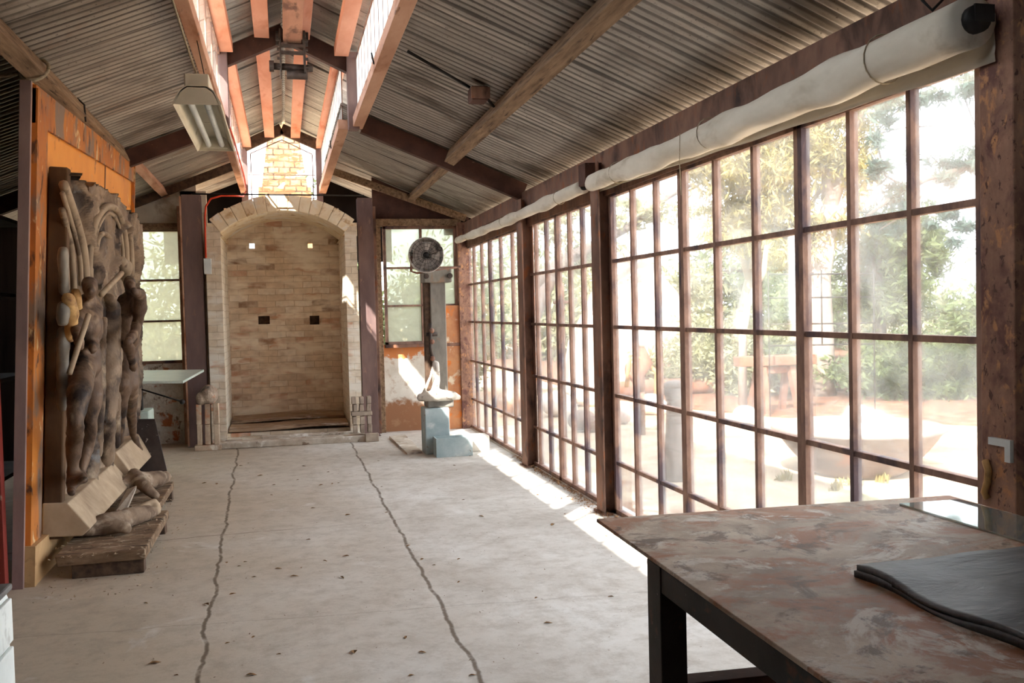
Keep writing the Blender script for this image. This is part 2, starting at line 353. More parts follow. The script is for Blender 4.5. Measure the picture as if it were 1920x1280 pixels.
# purlins
pm = MB()
pm.beam((1.62, 9.02, zr(1.62)-.075), (1.62, Y0, zr(1.62)-.075), .10, .13, (0.38, 0, .93), .003, 14); struct('roof_purlin', pm, TIMBER, 'long grey-brown timber purlin under the right roof slope', .004)
pm = MB(); pm.beam((1.66, 9.1, zr(1.66)-.06), (1.66, 12.3, zr(1.66)-.06), .08, .09, (0.38, 0, .93), .003, 5); struct('roof_purlin', pm, TIMBER, 'short timber purlin beyond the dark rafter on the right', .004)
pm = MB(); pm.beam((-1.39, Y0, zl(-1.39)-.075), (-1.39, 9.3, zl(-1.39)-.075), .10, .13, (-.37, 0, .93), .003, 14); struct('roof_purlin', pm, TIMBER, 'timber purlin above the orange panel with rope round it', .004)
pm = MB(); pm.beam((-1.36, 9.5, zl(-1.36)-.06), (-1.36, 12.3, zl(-1.36)-.06), .08, .1, (-.37, 0, .93), .003, 6); struct('roof_purlin', pm, BEAM, 'salmon-brown purlin beyond the orange panel on the left', .004)
# rafters (channel section: web + two flanges)
def rafter(name, p, q, ht, m, label, fl=.07, side=1):
    p, q = Vector(p), Vector(q); mb = MB(); mb.beam(p, q, .012, ht)
    up = Vector((0, 1, 0)).cross((q-p).normalized()); up = up if up.z > 0 else -up
    for sgn in (-1, 1):
        o = up*(sgn*(ht/2-.006)) + Vector((0, side*fl/2, 0)); mb.beam(p+o, q+o, fl, .012, up)
    return struct(name, mb, m, label, .001)
for yy, lab in ((9.1, 'middle'), (2.4, 'nearest')):
    rafter('roof_rafter', (.80, yy, zr(.80)-.09), (2.36, yy, zr(2.36)-.09), .17, RUSTD, 'dark red-brown %s steel rafter under the right roof slope' % lab, .08)
for yy, lab in ((9.4, 'middle'), (2.4, 'nearest')):
    rafter('roof_rafter', (-.52, yy, zl(-.52)-.09), (XL+.05, yy, zl(XL+.05)-.09), .15, RUSTD, 'dark red-brown %s steel rafter under the left roof slope' % lab, .08)
mb = MB(); mb.beam((-.5, 12.1, zl(-.5)-.07), (XL+.05, 12.1, zl(XL+.05)-.07), .05, .1); struct('roof_rafter', mb, TIMBERD, 'brown timber rafter against the left end wall', .003)
mb = MB(); mb.beam((.62, 12.1, zr(.62)-.16), (2.34, 12.1, zr(2.34)-.06), .05, .09); struct('roof_rafter', mb, TIMBER, 'timber rafter under the far right end of the roof', .003)

# ---- lantern (raised clerestory along the ridge)
BZ = 3.29
def lbeam(x0, x1, ya, yb, label, m=BEAM): return struct('lantern_beam', MB().box((x0, ya, BZ), (x1, yb, BZ+.09), .0015), m, label, .004)
lbeam(.69, .79, Y0, 9.1, 'near right lantern beam with a bright inner face')
lbeam(.56, .66, 9.1, 14.0, 'far right lantern beam running on to the kiln')
lbeam(-.53, -.45, Y0, 9.2, 'near left lantern beam beside the hanging light')
lbeam(-.53, -.45, 9.2, 14.0, 'far left lantern beam carrying the red cable')
WZ0, WZ1 = BZ+.09, 3.93
wn = [0]
def lantern_window(x, ya, yb, step, g, label, bar=.022):
    wn[0] += 1
    e = empty('window_%d' % wn[0], (x, ya, WZ0), label, None, None, 'structure')
    fr = MB(); n = max(1, round((yb-ya)/step))
    fr.box((x-.01, ya, WZ0), (x+.01, yb, WZ0+.02)); fr.box((x-.01, ya, WZ1-.02), (x+.01, yb, WZ1))
    for k in range(n+1): y = ya+(yb-ya)*k/n; fr.box((x-.005, y-bar/2, WZ0+.02), (x+.005, y+bar/2, WZ1-.02))
    fr.build('window_frame', MUNT, e)
    MB().box((x-.003, ya+.01, WZ0+.02), (x+.003, yb-.01, WZ1-.02)).build('pane', g, e)
lantern_window(.74, .95, 9.0, .3, GLASSF, 'frosted lantern glazing above the near right beam')
lantern_window(.61, 9.2, 13.95, .24, GLASSF, 'frosted lantern glazing above the far right beam')
lantern_window(-.49, .95, 9.3, .63, GLASSC, 'clear lantern glazing above the near left beam', .045)
lantern_window(-.49, 9.5, 13.95, .63, GLASSC, 'clear lantern glazing above the far left beam', .045)
for x, lab in ((.74, 'right'), (-.49, 'left')): struct('lantern_wall', MB().box((x-.01, Y0, BZ+.09), (x+.01, .95, 3.95)), SOOT, 'boarded near end of the lantern on the %s' % lab)
# lantern eave plates (salmon) and inner purlins
def sal(x, z, ya, yb, wd, label): return struct('lantern_purlin', MB().box((x-wd/2, ya, z), (x+wd/2, yb, z+.09), .0015), SALMON, label, .003)
for ya, yb, tx in ((9.15, 13.98, 'far'), (Y0, 8.95, 'near')):
    sal(-.43, 3.93, ya, yb, .13, 'salmon outer left purlin of the %s lantern bay' % tx)
    sal(-.11, 4.07, ya, yb, .13, 'salmon inner left purlin of the %s lantern bay' % tx)
    sal(.25, 4.07, ya, yb, .13, 'salmon inner right purlin of the %s lantern bay' % tx)
    sal(.60, 3.93, ya, yb, .13, 'salmon outer right purlin of the %s lantern bay' % tx)
# frame in the lantern at 9.05
for yy, lab in ((9.05, 'middle'), (3.9, 'near')):
    for sx, xo in ((1, .70), (-1, -.47)):
        struct('lantern_post', MB().box((xo-.05, yy-.09, BZ-.02), (xo+.05, yy+.05, 3.98)), RUSTV, 'violet-brown %s lantern post on the %s' % (lab, 'right' if sx > 0 else 'left'), .003)
        rafter('lantern_rafter', (CX, yy, 4.16), (xo, yy, 4.16-.46*abs(xo-CX)), .16, RUSTD, 'dark steel %s lantern rafter on the %s pitch' % (lab, 'right' if sx > 0 else 'left'), .08)
# far gable
for sx, xo in ((1, .57), (-1, -.47)):
    struct('gable_post', MB().box((xo-.045, 13.93, 2.98), (xo+.045, 14.02, 3.95)), RUSTV, 'post on the %s of the small far gable opening' % ('right' if sx > 0 else 'left'), .003)
    mb = MB(); mb.beam((CX-.03, 13.95, 4.20), (xo, 13.95, 4.20-.46*abs(xo-CX)), .07, .15); struct('gable_rafter', mb, TIMBERD, 'brown rafter over the far gable opening on the %s' % ('right' if sx > 0 else 'left'), .003)
e = empty('window_%d' % 5, (CX, 13.98, 3.1), 'small far gable window with the brick chimney behind it', None, None, 'structure')
fr = MB(); fr.tube([(-.42, 13.97, 3.55), (.52, 13.97, 3.55)], .006); fr.tube([(-.42, 13.97, 3.22), (.52, 13.97, 3.22)], .006)
for a_ in (-.38, .48): fr.tube([(a_, 13.97, 3.0), (a_, 13.97, 3.85)], .008)
fr.tube([(-.38, 13.97, 3.85), (.06, 13.97, 4.05), (.48, 13.97, 3.85)], .008); fr.build('window_frame', MUNT, e)
wn[0] = 5

# ---- end wall
def endwin(name_label, x0, x1, z0, z1, cols, zs, skipcell=None, g=GLASSM):
    wn[0] += 1; e = empty('window_%d' % wn[0], ((x0+x1)/2, 12.3, z0), name_label, None, None, 'structure')
    fr = MB(); t_ = .035
    fr.box((x0, 12.245, z0), (x0+t_, 12.33, z1)); fr.box((x1-t_, 12.245, z0), (x1, 12.33, z1)); fr.box((x0, 12.245, z0), (x1, 12.33, z0+t_)); fr.box((x0, 12.245, z1-t_), (x1, 12.33, z1))
    for c in cols: fr.box((c-.014, 12.2455, z0), (c+.014, 12.325, z1))
    for z in zs: fr.box((x0, 12.2455, z-.012), (x1, 12.325, z+.012))
    fr.build('window_frame', MUNT, e, .002); MB().box((x0+.01, 12.297, z0+.01), (x1-.01, 12.303, z1-.01)).build('pane', g, e)
endwin('steel window with milky panes behind the round fan', 1.28, 2.24, 1.13, 2.66, [1.77], [2.12, 1.63])
endwin('narrow milky window behind the tilted drawing board', -2.3, -1.19, .99, 2.64, [], [2.01, 1.51])
SHEET0 = mat('flaking_orange_cream_sheet', (198, 186, 166), (222, 214, 200), 2, .8, 0, (1, 1, 1), [((206, 122, 62), 2.6, .56, .05), ((164, 92, 48), 3.6, .60, .05), ((120, 96, 76), 9, .64, .05)])
def sheetmat():
    t = NT('flaking_dado_sheet'); co = t.N('ShaderNodeTexCoord'); sp = t.N('ShaderNodeSeparateXYZ'); t.l.new(co.outputs['Object'], sp.inputs[0])
    z = t.math('ADD', sp.outputs[2], t.math('MULTIPLY', t.math('SUBTRACT', t.noise(3, 6, .7), .5), .9))
    c = t.ramp(t.noise(3, 6), [(.35, lin((206, 196, 180))), (.65, lin((232, 226, 214)))])
    c = t.mix(t.ramp(z, [(.30, 1.), (.42, 0.)]), c, lin((150, 104, 72)))
    c = t.mix(t.ramp(z, [(.95, 0.), (1.05, 1.)]), c, lin((204, 126, 70)))
    c = t.mix(t.ramp(t.noise(9, 6, .7), [(.55, 0.), (.66, .6)]), c, lin((176, 136, 100)))
    t.color(c); t.b.inputs['Roughness'].default_value = .8; return t.m
SHEET = sheetmat()
RUBBLE = mat('whitewashed_rubble', (206, 196, 180), (232, 226, 214), 5, .95, 0, spots=[((186, 120, 84), 6, .58, .03), ((140, 120, 100), 9, .62, .03), ((244, 240, 232), 4, .6, .05)], bump=.8, bdist=.03)
wb = MB(); wb.box((1.24, 12.26, 0), (2.26, 12.31, 1.13)); struct('wall_back', wb, SHEET, 'flaking orange and cream sheet metal dado under the fan window')
struct('wall_back', MB().box((XL, 12.26, 0), (-1.19, 12.38, .99), .002), RUBBLE, 'whitewashed rubble dado under the narrow left window')
ub = MB(); ub.prism([(XL, 12.28, 2.70), (-1.0, 12.28, 2.70), (-1.0, 12.28, zl(-1.0)), (XL, 12.28, zl(XL))], (0, .06, 0)); struct('wall_back', ub, PLAST, 'cream board filling the gable above the narrow left window')
ub = MB(); ub.prism([(1.16, 12.28, 2.74), (2.42, 12.28, 2.74), (2.42, 12.28, zr(2.42)), (1.16, 12.28, zr(1.16))], (0, .06, 0)); struct('wall_back', ub, RUSTD, 'dark sheet filling the gable above the fan window')
struct('lintel', MB().box((1.10, 12.20, 2.66), (2.30, 12.32, 2.75), .003), TIMBER, 'brown lintel over the fan window', .004)
struct('lintel', MB().box((XL, 12.20, 2.62), (-1.12, 12.30, 2.70), .003), TIMBER, 'brown lintel over the narrow left window', .004)
struct('window_sill', MB().box((1.27, 12.18, 1.09), (2.24, 12.28, 1.13)), RUST, 'rusty sill under the fan window', .003)
rp = MB(); rp.box((2.03, 12.19, .0), (2.24, 12.26, 1.62)); struct('wall_plate', rp, mat('orange_rust_plate', (168, 104, 70), (196, 140, 98), 4, .8, spots=[((222, 206, 180), 5, .62, .05), ((214, 120, 50), 6, .6, .05)]), 'orange rusty plate between the fan window and the corner post', .003)
struct('wall_back', MB().box((-1.19, 12.28, 0), (-.88, 12.36, 3.1)), PLAST, 'narrow cream strip of wall behind the dark kiln column')
struct('wall_back', MB().box((.905, 12.28, 0), (1.185, 12.36, 2.1)), PLAST, 'narrow cream strip of wall behind the violet-brown kiln column')
# posts beside the kiln
hcol('steel_column', -1.02, 11.86, 3.0, .22, .13, RUSTV, 'dark steel column left of the kiln arch')
hcol('steel_column', 1.03, 11.95, 2.98, .19, .13, RUSTV, 'violet-brown steel column right of the kiln arch')
struct('timber_post', MB().box((1.13, 12.12, 0), (1.18, 12.20, 2.9), .003), RUST, 'brown post against the right side of the kiln column', .003)
struct('timber_post', MB().box((1.185, 12.18, 0), (1.245, 12.28, 2.7), .003), TIMBER, 'weathered post left of the fan window', .003)
struct('timber_post', MB().box((-1.155, 11.80, 0), (-1.10, 11.9, 2.98), .003), BEAM, 'pale thin post left of the dark kiln column', .003)
struct('timber_post', MB().box((-1.21, 12.1, 0), (-1.13, 12.26, 2.9), .003), BEAM, 'pinkish post beside the narrow left window', .003)
tr = MB(); tr.tube([(-.99, 11.62, 2.985), (1.0, 11.62, 2.975)], .009); tag(tr.build('tie_rod', WIRE), 'thin steel tie rod across the top of the kiln', 'rod')

# ------------------------------------------------------------------ glass wall
ZB = [.03, .39, .893, 1.40, 1.885, 2.375]
def unit(ya, yb, n, label, ms=.035):
    wn[0] += 1; e = empty('window_%d' % wn[0], (XW, ya, 0), label, None, None, 'structure')
    fr = MB(); x0, x1 = XW-.02, XW+.025
    fr.box((x0, ya, .0), (x1, ya+ms, ZB[-1])); fr.box((x0, yb-ms, 0), (x1, yb, ZB[-1]))
    for k in range(1, n): y = ya+(yb-ya)*k/n; fr.box((x0+.004, y-.014, .03), (x1, y+.014, ZB[-1]))
    for i, z in enumerate(ZB[1:-1]): fr.box((x0+.008, ya, z-.013), (x1, yb, z+.013))
    fr.box((x0, ya, 0), (x1, yb, .045)); fr.box((x0, ya, ZB[-1]-.02), (x1, yb, ZB[-1]+.02))
    fr.build('window_frame', MUNT, e, .0015)
    MB().box((XW+.005, ya+.01, .03), (XW+.009, yb-.01, ZB[-1])).build('pane', GLASS, e)
unit(2.80, 4.0, 3, 'glazed unit right behind the table, next to the nearest rusty post')
unit(4.0, 5.35, 3, 'central glazed unit of the near bay behind the table')
unit(5.35, 6.63, 3, 'glazed unit of the near bay touching the column under the blind joint')
unit(6.98, 8.05, 3, 'nearer glazed unit of the middle bay')
unit(8.05, 9.15, 3, 'farther glazed unit of the middle bay')
unit(9.2, 10.85, 3, 'nearer glazed unit of the farthest bay')
unit(10.85, 12.3, 3, 'glazed unit at the corner with the end wall')
struct('curb', MB().box((XW-.04, 2.62, -.02), (XW+.12, 12.35, .012)), FLOOR, 'low concrete curb under the glass wall')

# ---- blinds
def blind(ya, yb, r0, r1, label, name='roller_blind', flap=0.0):
    e = empty(name, (2.245, ya, 2.44), label, 'blind', 'rolled canvas blinds over the glass wall'); n = 40; mb = MB(); vs = []; seg = 20
    for i in range(n+1):
        u = i/n; y = ya+(yb-ya)*u; rr = r0+(r1-r0)*u
        cz = 2.47-.012*math.sin(u*math.pi)-rr*.1; dent = .008*math.sin(u*23)+.006*math.sin(u*51+1)
        for k in range(seg):
            an = 2*math.pi*k/seg; wr = rr*(1+.05*math.sin(3*an+u*9))+dent*math.cos(an*2)
            vs.append((2.245+wr*math.cos(an), y, cz+wr*1.05*math.sin(an)))
    fs = [(i*seg+k, i*seg+(k+1) % seg, (i+1)*seg+(k+1) % seg, (i+1)*seg+k) for i in range(n) for k in range(seg)]
    fs += [tuple(range(seg)), tuple(n*seg+k for k in reversed(range(seg)))]
    mb.add(vs, fs, True); mb.build('canvas_roll', BLIND, e)
    if flap:
        m2 = MB(); vs = []
        for i in range(n+1):
            u = i/n; y = ya+(yb-ya)*u; rr = r0+(r1-r0)*u; dr = flap*(1-u)**1.4
            for k, (dx, dz) in enumerate(((rr*.9, -.0), (rr*1.0, -rr), (rr*.95, -rr-dr*.5), (rr*1.0, -rr-dr-.004))): vs.append((2.245+dx, y, 2.465+dz+.003*math.sin(y*9+k)))
        fs = [(i*4+k, i*4+k+1, (i+1)*4+k+1, (i+1)*4+k) for i in range(n) for k in range(3)]
        m2.add(vs, fs, True); o = m2.build('hanging_flap', BLIND, e); sd_ = o.modifiers.new('t', 'SOLIDIFY'); sd_.thickness = .004
    cap = MB(); cap.tube([(2.245, ya-.03, 2.465), (2.245, ya+.01, 2.465)], r0*.55, 16); cap.build('end_cap', WIRE, e)
    b = MB(); b.box((2.225, ya-.035, 2.455), (2.30, ya-.027, 2.51)); b.build('bracket', WIRE, e)
    for u in (.12, .5, .86):
        cl = MB(); y = ya+(yb-ya)*u; rr = (r0+(r1-r0)*u)*1.09; cl.tube([(2.245+rr*math.cos(a_), y, 2.462+rr*1.06*math.sin(a_)) for a_ in np.linspace(0, 2*math.pi, 20)], .003, 5); cl.build('tie_cord', ROPEM, e)
    return e
blind(2.70, 6.66, .084, .058, 'fat sagging roll of cream canvas above the near glass bay', flap=.045)
blind(6.86, 12.2, .052, .040, 'slim roll of cream canvas above the far glass bays')
mb = MB(); mb.box((2.2, 6.68, 2.46), (2.36, 6.84, 2.62), .004); tag(mb.build('blind_bracket', RUSTD, None, .004), 'dark steel bracket box between the two blind rolls', 'bracket')
mb = MB(); mb.tube([(2.17, 4.9, 2.5), (2.165, 4.9, 2.34), (2.17, 4.9, 2.16)], .0025, 5); tag(mb.build('pull_cord', ROPEM), 'thin pull cord dangling from the fat canvas roll', 'cord')
mb = MB(); mb.tube([(2.30, 2.95, 2.78), (2.24, 2.93, 2.68), (2.22, 2.92, 2.60), (2.245, 2.90, 2.56), (2.31, 2.90, 2.62), (2.32, 2.92, 2.74)], .006, 6); tag(mb.build('wire_loop', WIRE), 'black wire loop beside the end of the fat canvas roll', 'wire')

# ------------------------------------------------------------------ kiln
KC = ((226, 208, 182), (240, 228, 208), (204, 186, 162))
BK_XZ = brickmat('kiln_brick_front', 'xz', *KC, stain=[((236, 228, 214), 1.6, .56, .06)], odd=[((206, 140, 102), .88, .94), ((170, 150, 130), .94, 1.1)])
BK_YZ = brickmat('kiln_brick_side', 'yz', (238, 226, 206), (244, 236, 220), (216, 202, 182), stain=[((206, 164, 124), 2.2, .7, .03)])
BK_BACK = brickmat('kiln_brick_back', 'xz', (226, 202, 174), (238, 218, 192), (204, 180, 152), .24, .083, stain=[((206, 160, 128), 2.8, .64, .05), ((246, 232, 210), 1.4, .56, .08)], odd=[((206, 156, 126), .80, .90), ((168, 126, 98), .90, .96), ((136, 100, 78), .96, 1.1), ((248, 236, 218), -.1, .2)])
VOUS = mat('firebrick_cream', (232, 210, 172), (244, 230, 204), 6, .9, spots=[((196, 160, 116), 7, .62, .05), ((240, 232, 218), 4, .6, .05)], bump=.4)
DIRTW = mat('scorched_boards', (128, 100, 76), (176, 150, 124), 4, .9, 0, (.6, 5, 4), [((86, 62, 46), 5, .6, .05), ((214, 202, 188), 6, .62, .05)])
STONE = mat('pale_kerb_stone', (168, 152, 134), (206, 196, 182), 6, .9, spots=[((232, 228, 220), 5, .6, .05), ((120, 100, 84), 8, .64, .04)], bump=.5)
KY0, KY1 = 11.78, 13.1
kiln = empty('brick_kiln', (.03, KY0, 0), 'cream brick kiln chamber with an arched mouth between two steel columns', 'kiln')
MB().box((-.87, KY0, 0), (-.70, 13.35, 2.60)).build('side_wall', BK_YZ, kiln)
MB().box((.765, KY0, 0), (.905, 13.35, 2.60)).build('side_wall', BK_YZ, kiln)
MB().box((-.872, KY0-.012, 0), (-.698, KY0, 2.62)).build('pier_face', BK_XZ, kiln)
MB().box((.763, KY0-.012, 0), (.907, KY0, 2.62)).build('pier_face', BK_XZ, kiln)
# back wall, course cells with four openings
holes = []
for (px, py, hw, hh) in ((472, 460, .035, .04), (582, 460, .035, .04), (495, 600, .075, .055), (590, 600, .065, .06)):
    p = at(px, py, 1, KY1); holes.append((p.x-hw, p.x+hw, p.z-hh, p.z+hh))
xs = sorted({-.72, .78}.union(*[{h[0], h[1]} for h in holes])); zs = sorted({0., 2.98}.union(*[{h[2], h[3]} for h in holes]))
bw = MB()
for i in range(len(xs)-1):
    for k in range(len(zs)-1):
        cx, cz = (xs[i]+xs[i+1])/2, (zs[k]+zs[k+1])/2
        if not any(h[0] < cx < h[1] and h[2] < cz < h[3] for h in holes): bw.box((xs[i], KY1, zs[k]), (xs[i+1], KY1+.22, zs[k+1]))
bw.build('back_wall', BK_BACK, kiln)
for h in holes[2:]: MB().box((h[0]-.02, KY1+.10, h[2]-.02), (h[1]+.02, KY1+.12, h[3]+.02)).build('flue_plug', TIMBERD, kiln)
AR, AC, AX, AH = 1.168, 1.642, .035, math.radians(39)
def arc(r, a): return (AX+r*math.sin(a), AC+r*math.cos(a))
vt = MB(); N = 24
for i in range(N):
    a, b = -AH+2*AH*i/N, -AH+2*AH*(i+1)/N
    pts = [arc(AR, a), arc(AR, b), arc(AR+.16, b), arc(AR+.16, a)]; vt.prism([(x, KY0+.02, z) for x, z in pts], (0, 1.55, 0))
vt.build('vault', VOUS, kiln)
av = MB(); N = 13
for i in range(N):
    a, b = -AH+2*AH*i/N+.0015, -AH+2*AH*(i+1)/N-.0015; j = random.uniform(-.006, .006)
    pts = [arc(AR-.002, a), arc(AR-.002, b), arc(AR+.19+j, b), arc(AR+.19+j, a)]; av.prism([(x, KY0-.03+j*.6, z) for x, z in pts], (0, .3, 0))
av.build('arch_ring', VOUS, kiln, .008)
for sx in (-1, 1):
    sk = MB(); x0 = AX+sx*.70; sk.prism([(x0, KY0-.01, 2.50), (AX+sx*.88, KY0-.01, 2.50), (AX+sx*.88, KY0-.01, 2.66), (AX+sx*.80, KY0-.01, 2.66)], (0, 1.3, 0)); sk.build('springer', VOUS, kiln)
MB().box((-.70, KY0+.1, 0), (.765, KY1, .13)).build('hearth', BK_XZ, kiln)
for i, (ya, yb, z) in enumerate(((11.86, 12.42, .155), (12.44, 13.08, .20))):
    b = MB(); n = 12
    for k in range(1): b.add([(x, y, z+dz+.012*math.sin(x*4+i)+random.uniform(-.002, .002)) for dz in (0, .035) for y in (ya, yb) for x in np.linspace(-.68, .745, n)],
        [(j, j+1, n+j+1, n+j) for j in range(n-1)]+[(2*n+j, 3*n+j, 3*n+j+1, 2*n+j+1) for j in range(n-1)]+[(j, 2*n+j, 2*n+j+1, j+1) for j in range(n-1)]+[(n+j, n+j+1, 3*n+j+1, 3*n+j) for j in range(n-1)]+[(0, n, 3*n, 2*n), (n-1, 3*n-1, 4*n-1, 2*n-1)][:1]+[(n-1, 2*n-1+0, 4*n-1, 3*n-1)])
    b.build('floor_board', DIRTW, kiln)
th = MB(); th.box((-.79, 11.44, 0), (.92, 11.66, .075), .008); tag(th.build('threshold_stone', STONE, None, .012), 'long pale stone step in front of the kiln mouth', 'stone')
th = MB(); th.box((-.30, 11.67, 0), (.86, 11.77, .10), .006); tag(th.build('threshold_slab', STONE, None, .01), 'narrow white slab behind the long stone step', 'stone')
BRK = mat('loose_firebrick', (164, 138, 116), (204, 184, 160), 6, .9, spots=[((190, 130, 98), 5, .6, .05), ((226, 218, 204), 7, .62, .04)], bump=.5)
BRKD = mat('greyish_firebrick', (140, 124, 112), (186, 170, 152), 6, .9, bump=.5)
def brick(x, y, z, sx, sy, sz, m, label, group, rot=0):
    e_ = MB().box((x-sx/2, y-sy/2, z), (x+sx/2, y+sy/2, z+sz), .004).build('brick', m, None, .006); return tag(e_, label, 'brick', group)
for z in (.0, .085):
    if z == 0: brick(-.62, 11.70, z, .20, .06, .07, BRKD, 'single flat brick lying at the left of the kiln mouth', None)
def bcol(xs_, y, rows, h, wd, dp, m, z0, label, grp):
    for i, x in enumerate(xs_):
        for k in range(rows): brick(x+random.uniform(-.006, .006), y+random.uniform(-.01, .01), z0+k*(h+.004), wd, dp, h, m, label % (('lower', 'upper')[k], ('left', 'middle', 'right')[i]), grp)
bcol((-.99, -.895, -.80), 11.50, 2, .235, .058, .11, BRK, .065, '%s upright firebrick in the %s column of the slotted stack left of the kiln', 'upright bricks left of the kiln')
brick(-.895, 11.5, 0, .30, .16, .062, BRK, 'flat brick under the slotted stack of upright bricks', None)
bcol((.80, .885, .97), 11.52, 2, .10, .05, .11, BRKD, .10, '%s grey block of the %s pile in the bottom tier right of the kiln', 'lower grey blocks right of the kiln')
brick(.885, 11.53, .312, .25, .13, .05, BRKD, 'flat grey brick between two tiers right of the kiln mouth', None)
bcol((.80, .885, .97), 11.52, 2, .085, .05, .11, BRKD, .365, '%s grey block of the %s pile in the top tier right of the kiln', 'upper grey blocks right of the kiln')
lm = MB(); lm.ball((-.87, 11.52, .64), (.105, .10, .12), 16, 12); lm.ball((-.96, 11.5, .60), (.06, .07, .08), 12, 8)
o = lm.build('stone_lump', mat('mottled_stone', (150, 132, 116), (196, 176, 156), 9, .9, spots=[((206, 140, 100), 4, .58, .05), ((100, 92, 86), 6, .6, .05)], bump=.8, bdist=.02)); rm = o.modifiers.new('r', 'REMESH'); rm.mode = 'VOXEL'; rm.voxel_size = .012; rm.use_smooth_shade = True
tag(o, 'mottled rounded stone lump on top of the upright bricks', 'stone')
brick(.99, 11.40, 0, .16, .06, .10, BRKD, 'whitish block standing alone at the right end of the step', None)
# red cable
cab = [(-.47, 9.2, 3.435), (-.455, 10.6, 3.44), (-.445, 13.0, 3.40), (-.45, 13.8, 3.30), (-.47, 13.2, 3.15), (-.52, 11.66, 2.97), (-.66, 11.62, 2.965), (-.78, 11.62, 2.93), (-.84, 11.62, 2.84), (-.855, 11.62, 2.72), (-.86, 11.62, 2.24)]
mb = MB(); mb.tube(cab, .011, 6); tag(mb.build('power_cable', REDC), 'bright red cable bending from the lantern beam down the kiln corner', 'cable')
tag(MB().box((-.885, 11.60, 2.05), (-.80, 11.635, 2.23)).build('junction_box', WHITEP, None, .004), 'small pale box at the lower end of the red cable', 'box')

# chimney
CB = brickmat('chimney_brick', 'xz', (112, 80, 50), (146, 112, 76), (46, 34, 27), .17, .10, ms=.014, stain=[((96, 66, 44), 3, .54, .04), ((176, 156, 128), 2.6, .64, .04)])
CBY = brickmat('chimney_brick_side', 'yz', (190, 150, 104), (222, 196, 150), (120, 96, 74), .2, .11)
ch = MB(); yc = 15.9
def frus(mb, w0, w1, z0, z1, x=.09, y=yc):
    mb.add([(x+sx*w_/2, y+sy*w_/2, z) for z, w_ in ((z0, w0), (z1, w1)) for sx, sy in ((-1, -1), (1, -1), (1, 1), (-1, 1))], [(3, 2, 1, 0), (4, 5, 6, 7), (0, 1, 5, 4), (1, 2, 6, 5), (2, 3, 7, 6), (3, 0, 4, 7)])
chim = empty('brick_chimney', (.09, yc, 0), 'tapering yellow-brown brick chimney outside the far gable opening', 'chimney')
frus(ch, .86, .82, 0, 3.58); ch.build('base', CB, chim); c2 = MB(); frus(c2, .72, .40, 3.56, 4.75); c2.build('stack', CB, chim); c3 = MB(); frus(c3, .6, .6, 4.75, 4.85); c3.build('cap', CB, chim)

# ------------------------------------------------------------------ orange panel and relief
PB, PT = Vector((-1.52, 0, 0)), Vector((-1.36, 0, 3.0)); TD = (PT-PB).normalized(); ND = Vector((TD.z, 0, -TD.x))
def pp(s, t, n): return Vector((-1.52, 5.97+s, 0))+TD*t+ND*n
def pan(px, py, n=.0):
    """pixel -> (s,t) on the leaning panel offset n"""
    d = ray(px, py); o = Vector((0, 0, CAMZ)); q = pp(0, 0, n); k = (q-o).dot(ND)/d.dot(ND); h = o+d*k-q; return h.y, h.dot(TD)
ORANGE = mat('orange_painted_steel', (204, 128, 38), (222, 146, 52), 1.6, .6, 0, (1, 1, 1), [((232, 180, 96), 2.2, .64, .04), ((140, 84, 40), 4, .66, .03), ((170, 150, 124), 7, .70, .03)], bump=.2)
ORANGED = mat('rusted_orange_edge', (190, 116, 44), (160, 96, 52), 3, .8, 0, (1, 1, .5), [((128, 106, 90), 4, .54, .05), ((206, 176, 130), 9, .63, .03), ((90, 60, 44), 10, .62, .04)], bump=.5)
PINK = mat('pinkish_angle_steel', (128, 104, 100), (154, 128, 120), 4, .7, 0, (1, 1, .4), [((90, 60, 50), 9, .68, .03)])
REDP = mat('dark_red_paint', (104, 34, 28), (128, 48, 38), 3, .6, 0, (1, 1, .5), [((150, 110, 96), 20, .7, .02)])
PW = 3.70
bp = empty('backing_panel', (-1.52, 5.97+PW/2, 0), 'tall orange-painted steel panel leaning under the left purlin', 'panel')
def pbox(mb, s0, s1, t0, t1, n0, n1):
    vs = [pp(s, t, n) for n in (n0, n1) for t in (t0, t1) for s in (s0, s1)]
    return mb.add(vs, [(0, 2, 3, 1), (4, 5, 7, 6), (0, 1, 5, 4), (2, 6, 7, 3), (0, 4, 6, 2), (1, 3, 7, 5)])
m1 = MB(); m1.add([pp(0, 0, -.02), pp(PW, 0, -.02), pp(PW, 3.04, -.02), pp(0, 2.93, -.02), pp(0, 0, 0), pp(PW, 0, 0), pp(PW, 3.04, 0), pp(0, 2.93, 0)], [(3, 2, 1, 0), (4, 5, 6, 7), (0, 1, 5, 4), (1, 2, 6, 5), (2, 3, 7, 6), (3, 0, 4, 7)]); m1.build('sheet', ORANGE, bp)
m1 = MB(); m1.add([pp(s, t, n) for n in (0, .02) for s, t in ((.02, 2.70), (PW, 2.86), (PW, 3.03), (.02, 2.92))], [(3, 2, 1, 0), (4, 5, 6, 7), (0, 1, 5, 4), (1, 2, 6, 5), (2, 3, 7, 6), (3, 0, 4, 7)]); m1.build('top_rail', ORANGED, bp)
m1 = MB(); pbox(m1, .02, .27, 0, 2.9, 0, .03); m1.build('side_rail', ORANGED, bp)
m1 = MB(); m1.add([pp(s, t, n) for n in (0, .06) for s, t in ((.0, .0), (PW, .0), (PW, .22), (.0, .24))], [(3, 2, 1, 0), (4, 5, 6, 7), (0, 1, 5, 4), (1, 2, 6, 5), (2, 3, 7, 6), (3, 0, 4, 7)]); m1.build('bottom_rail', mat('ochre_dirty_board', (170, 132, 90), (196, 160, 116), 3, .9, spots=[((130, 96, 66), 5, .6, .06)]), bp)
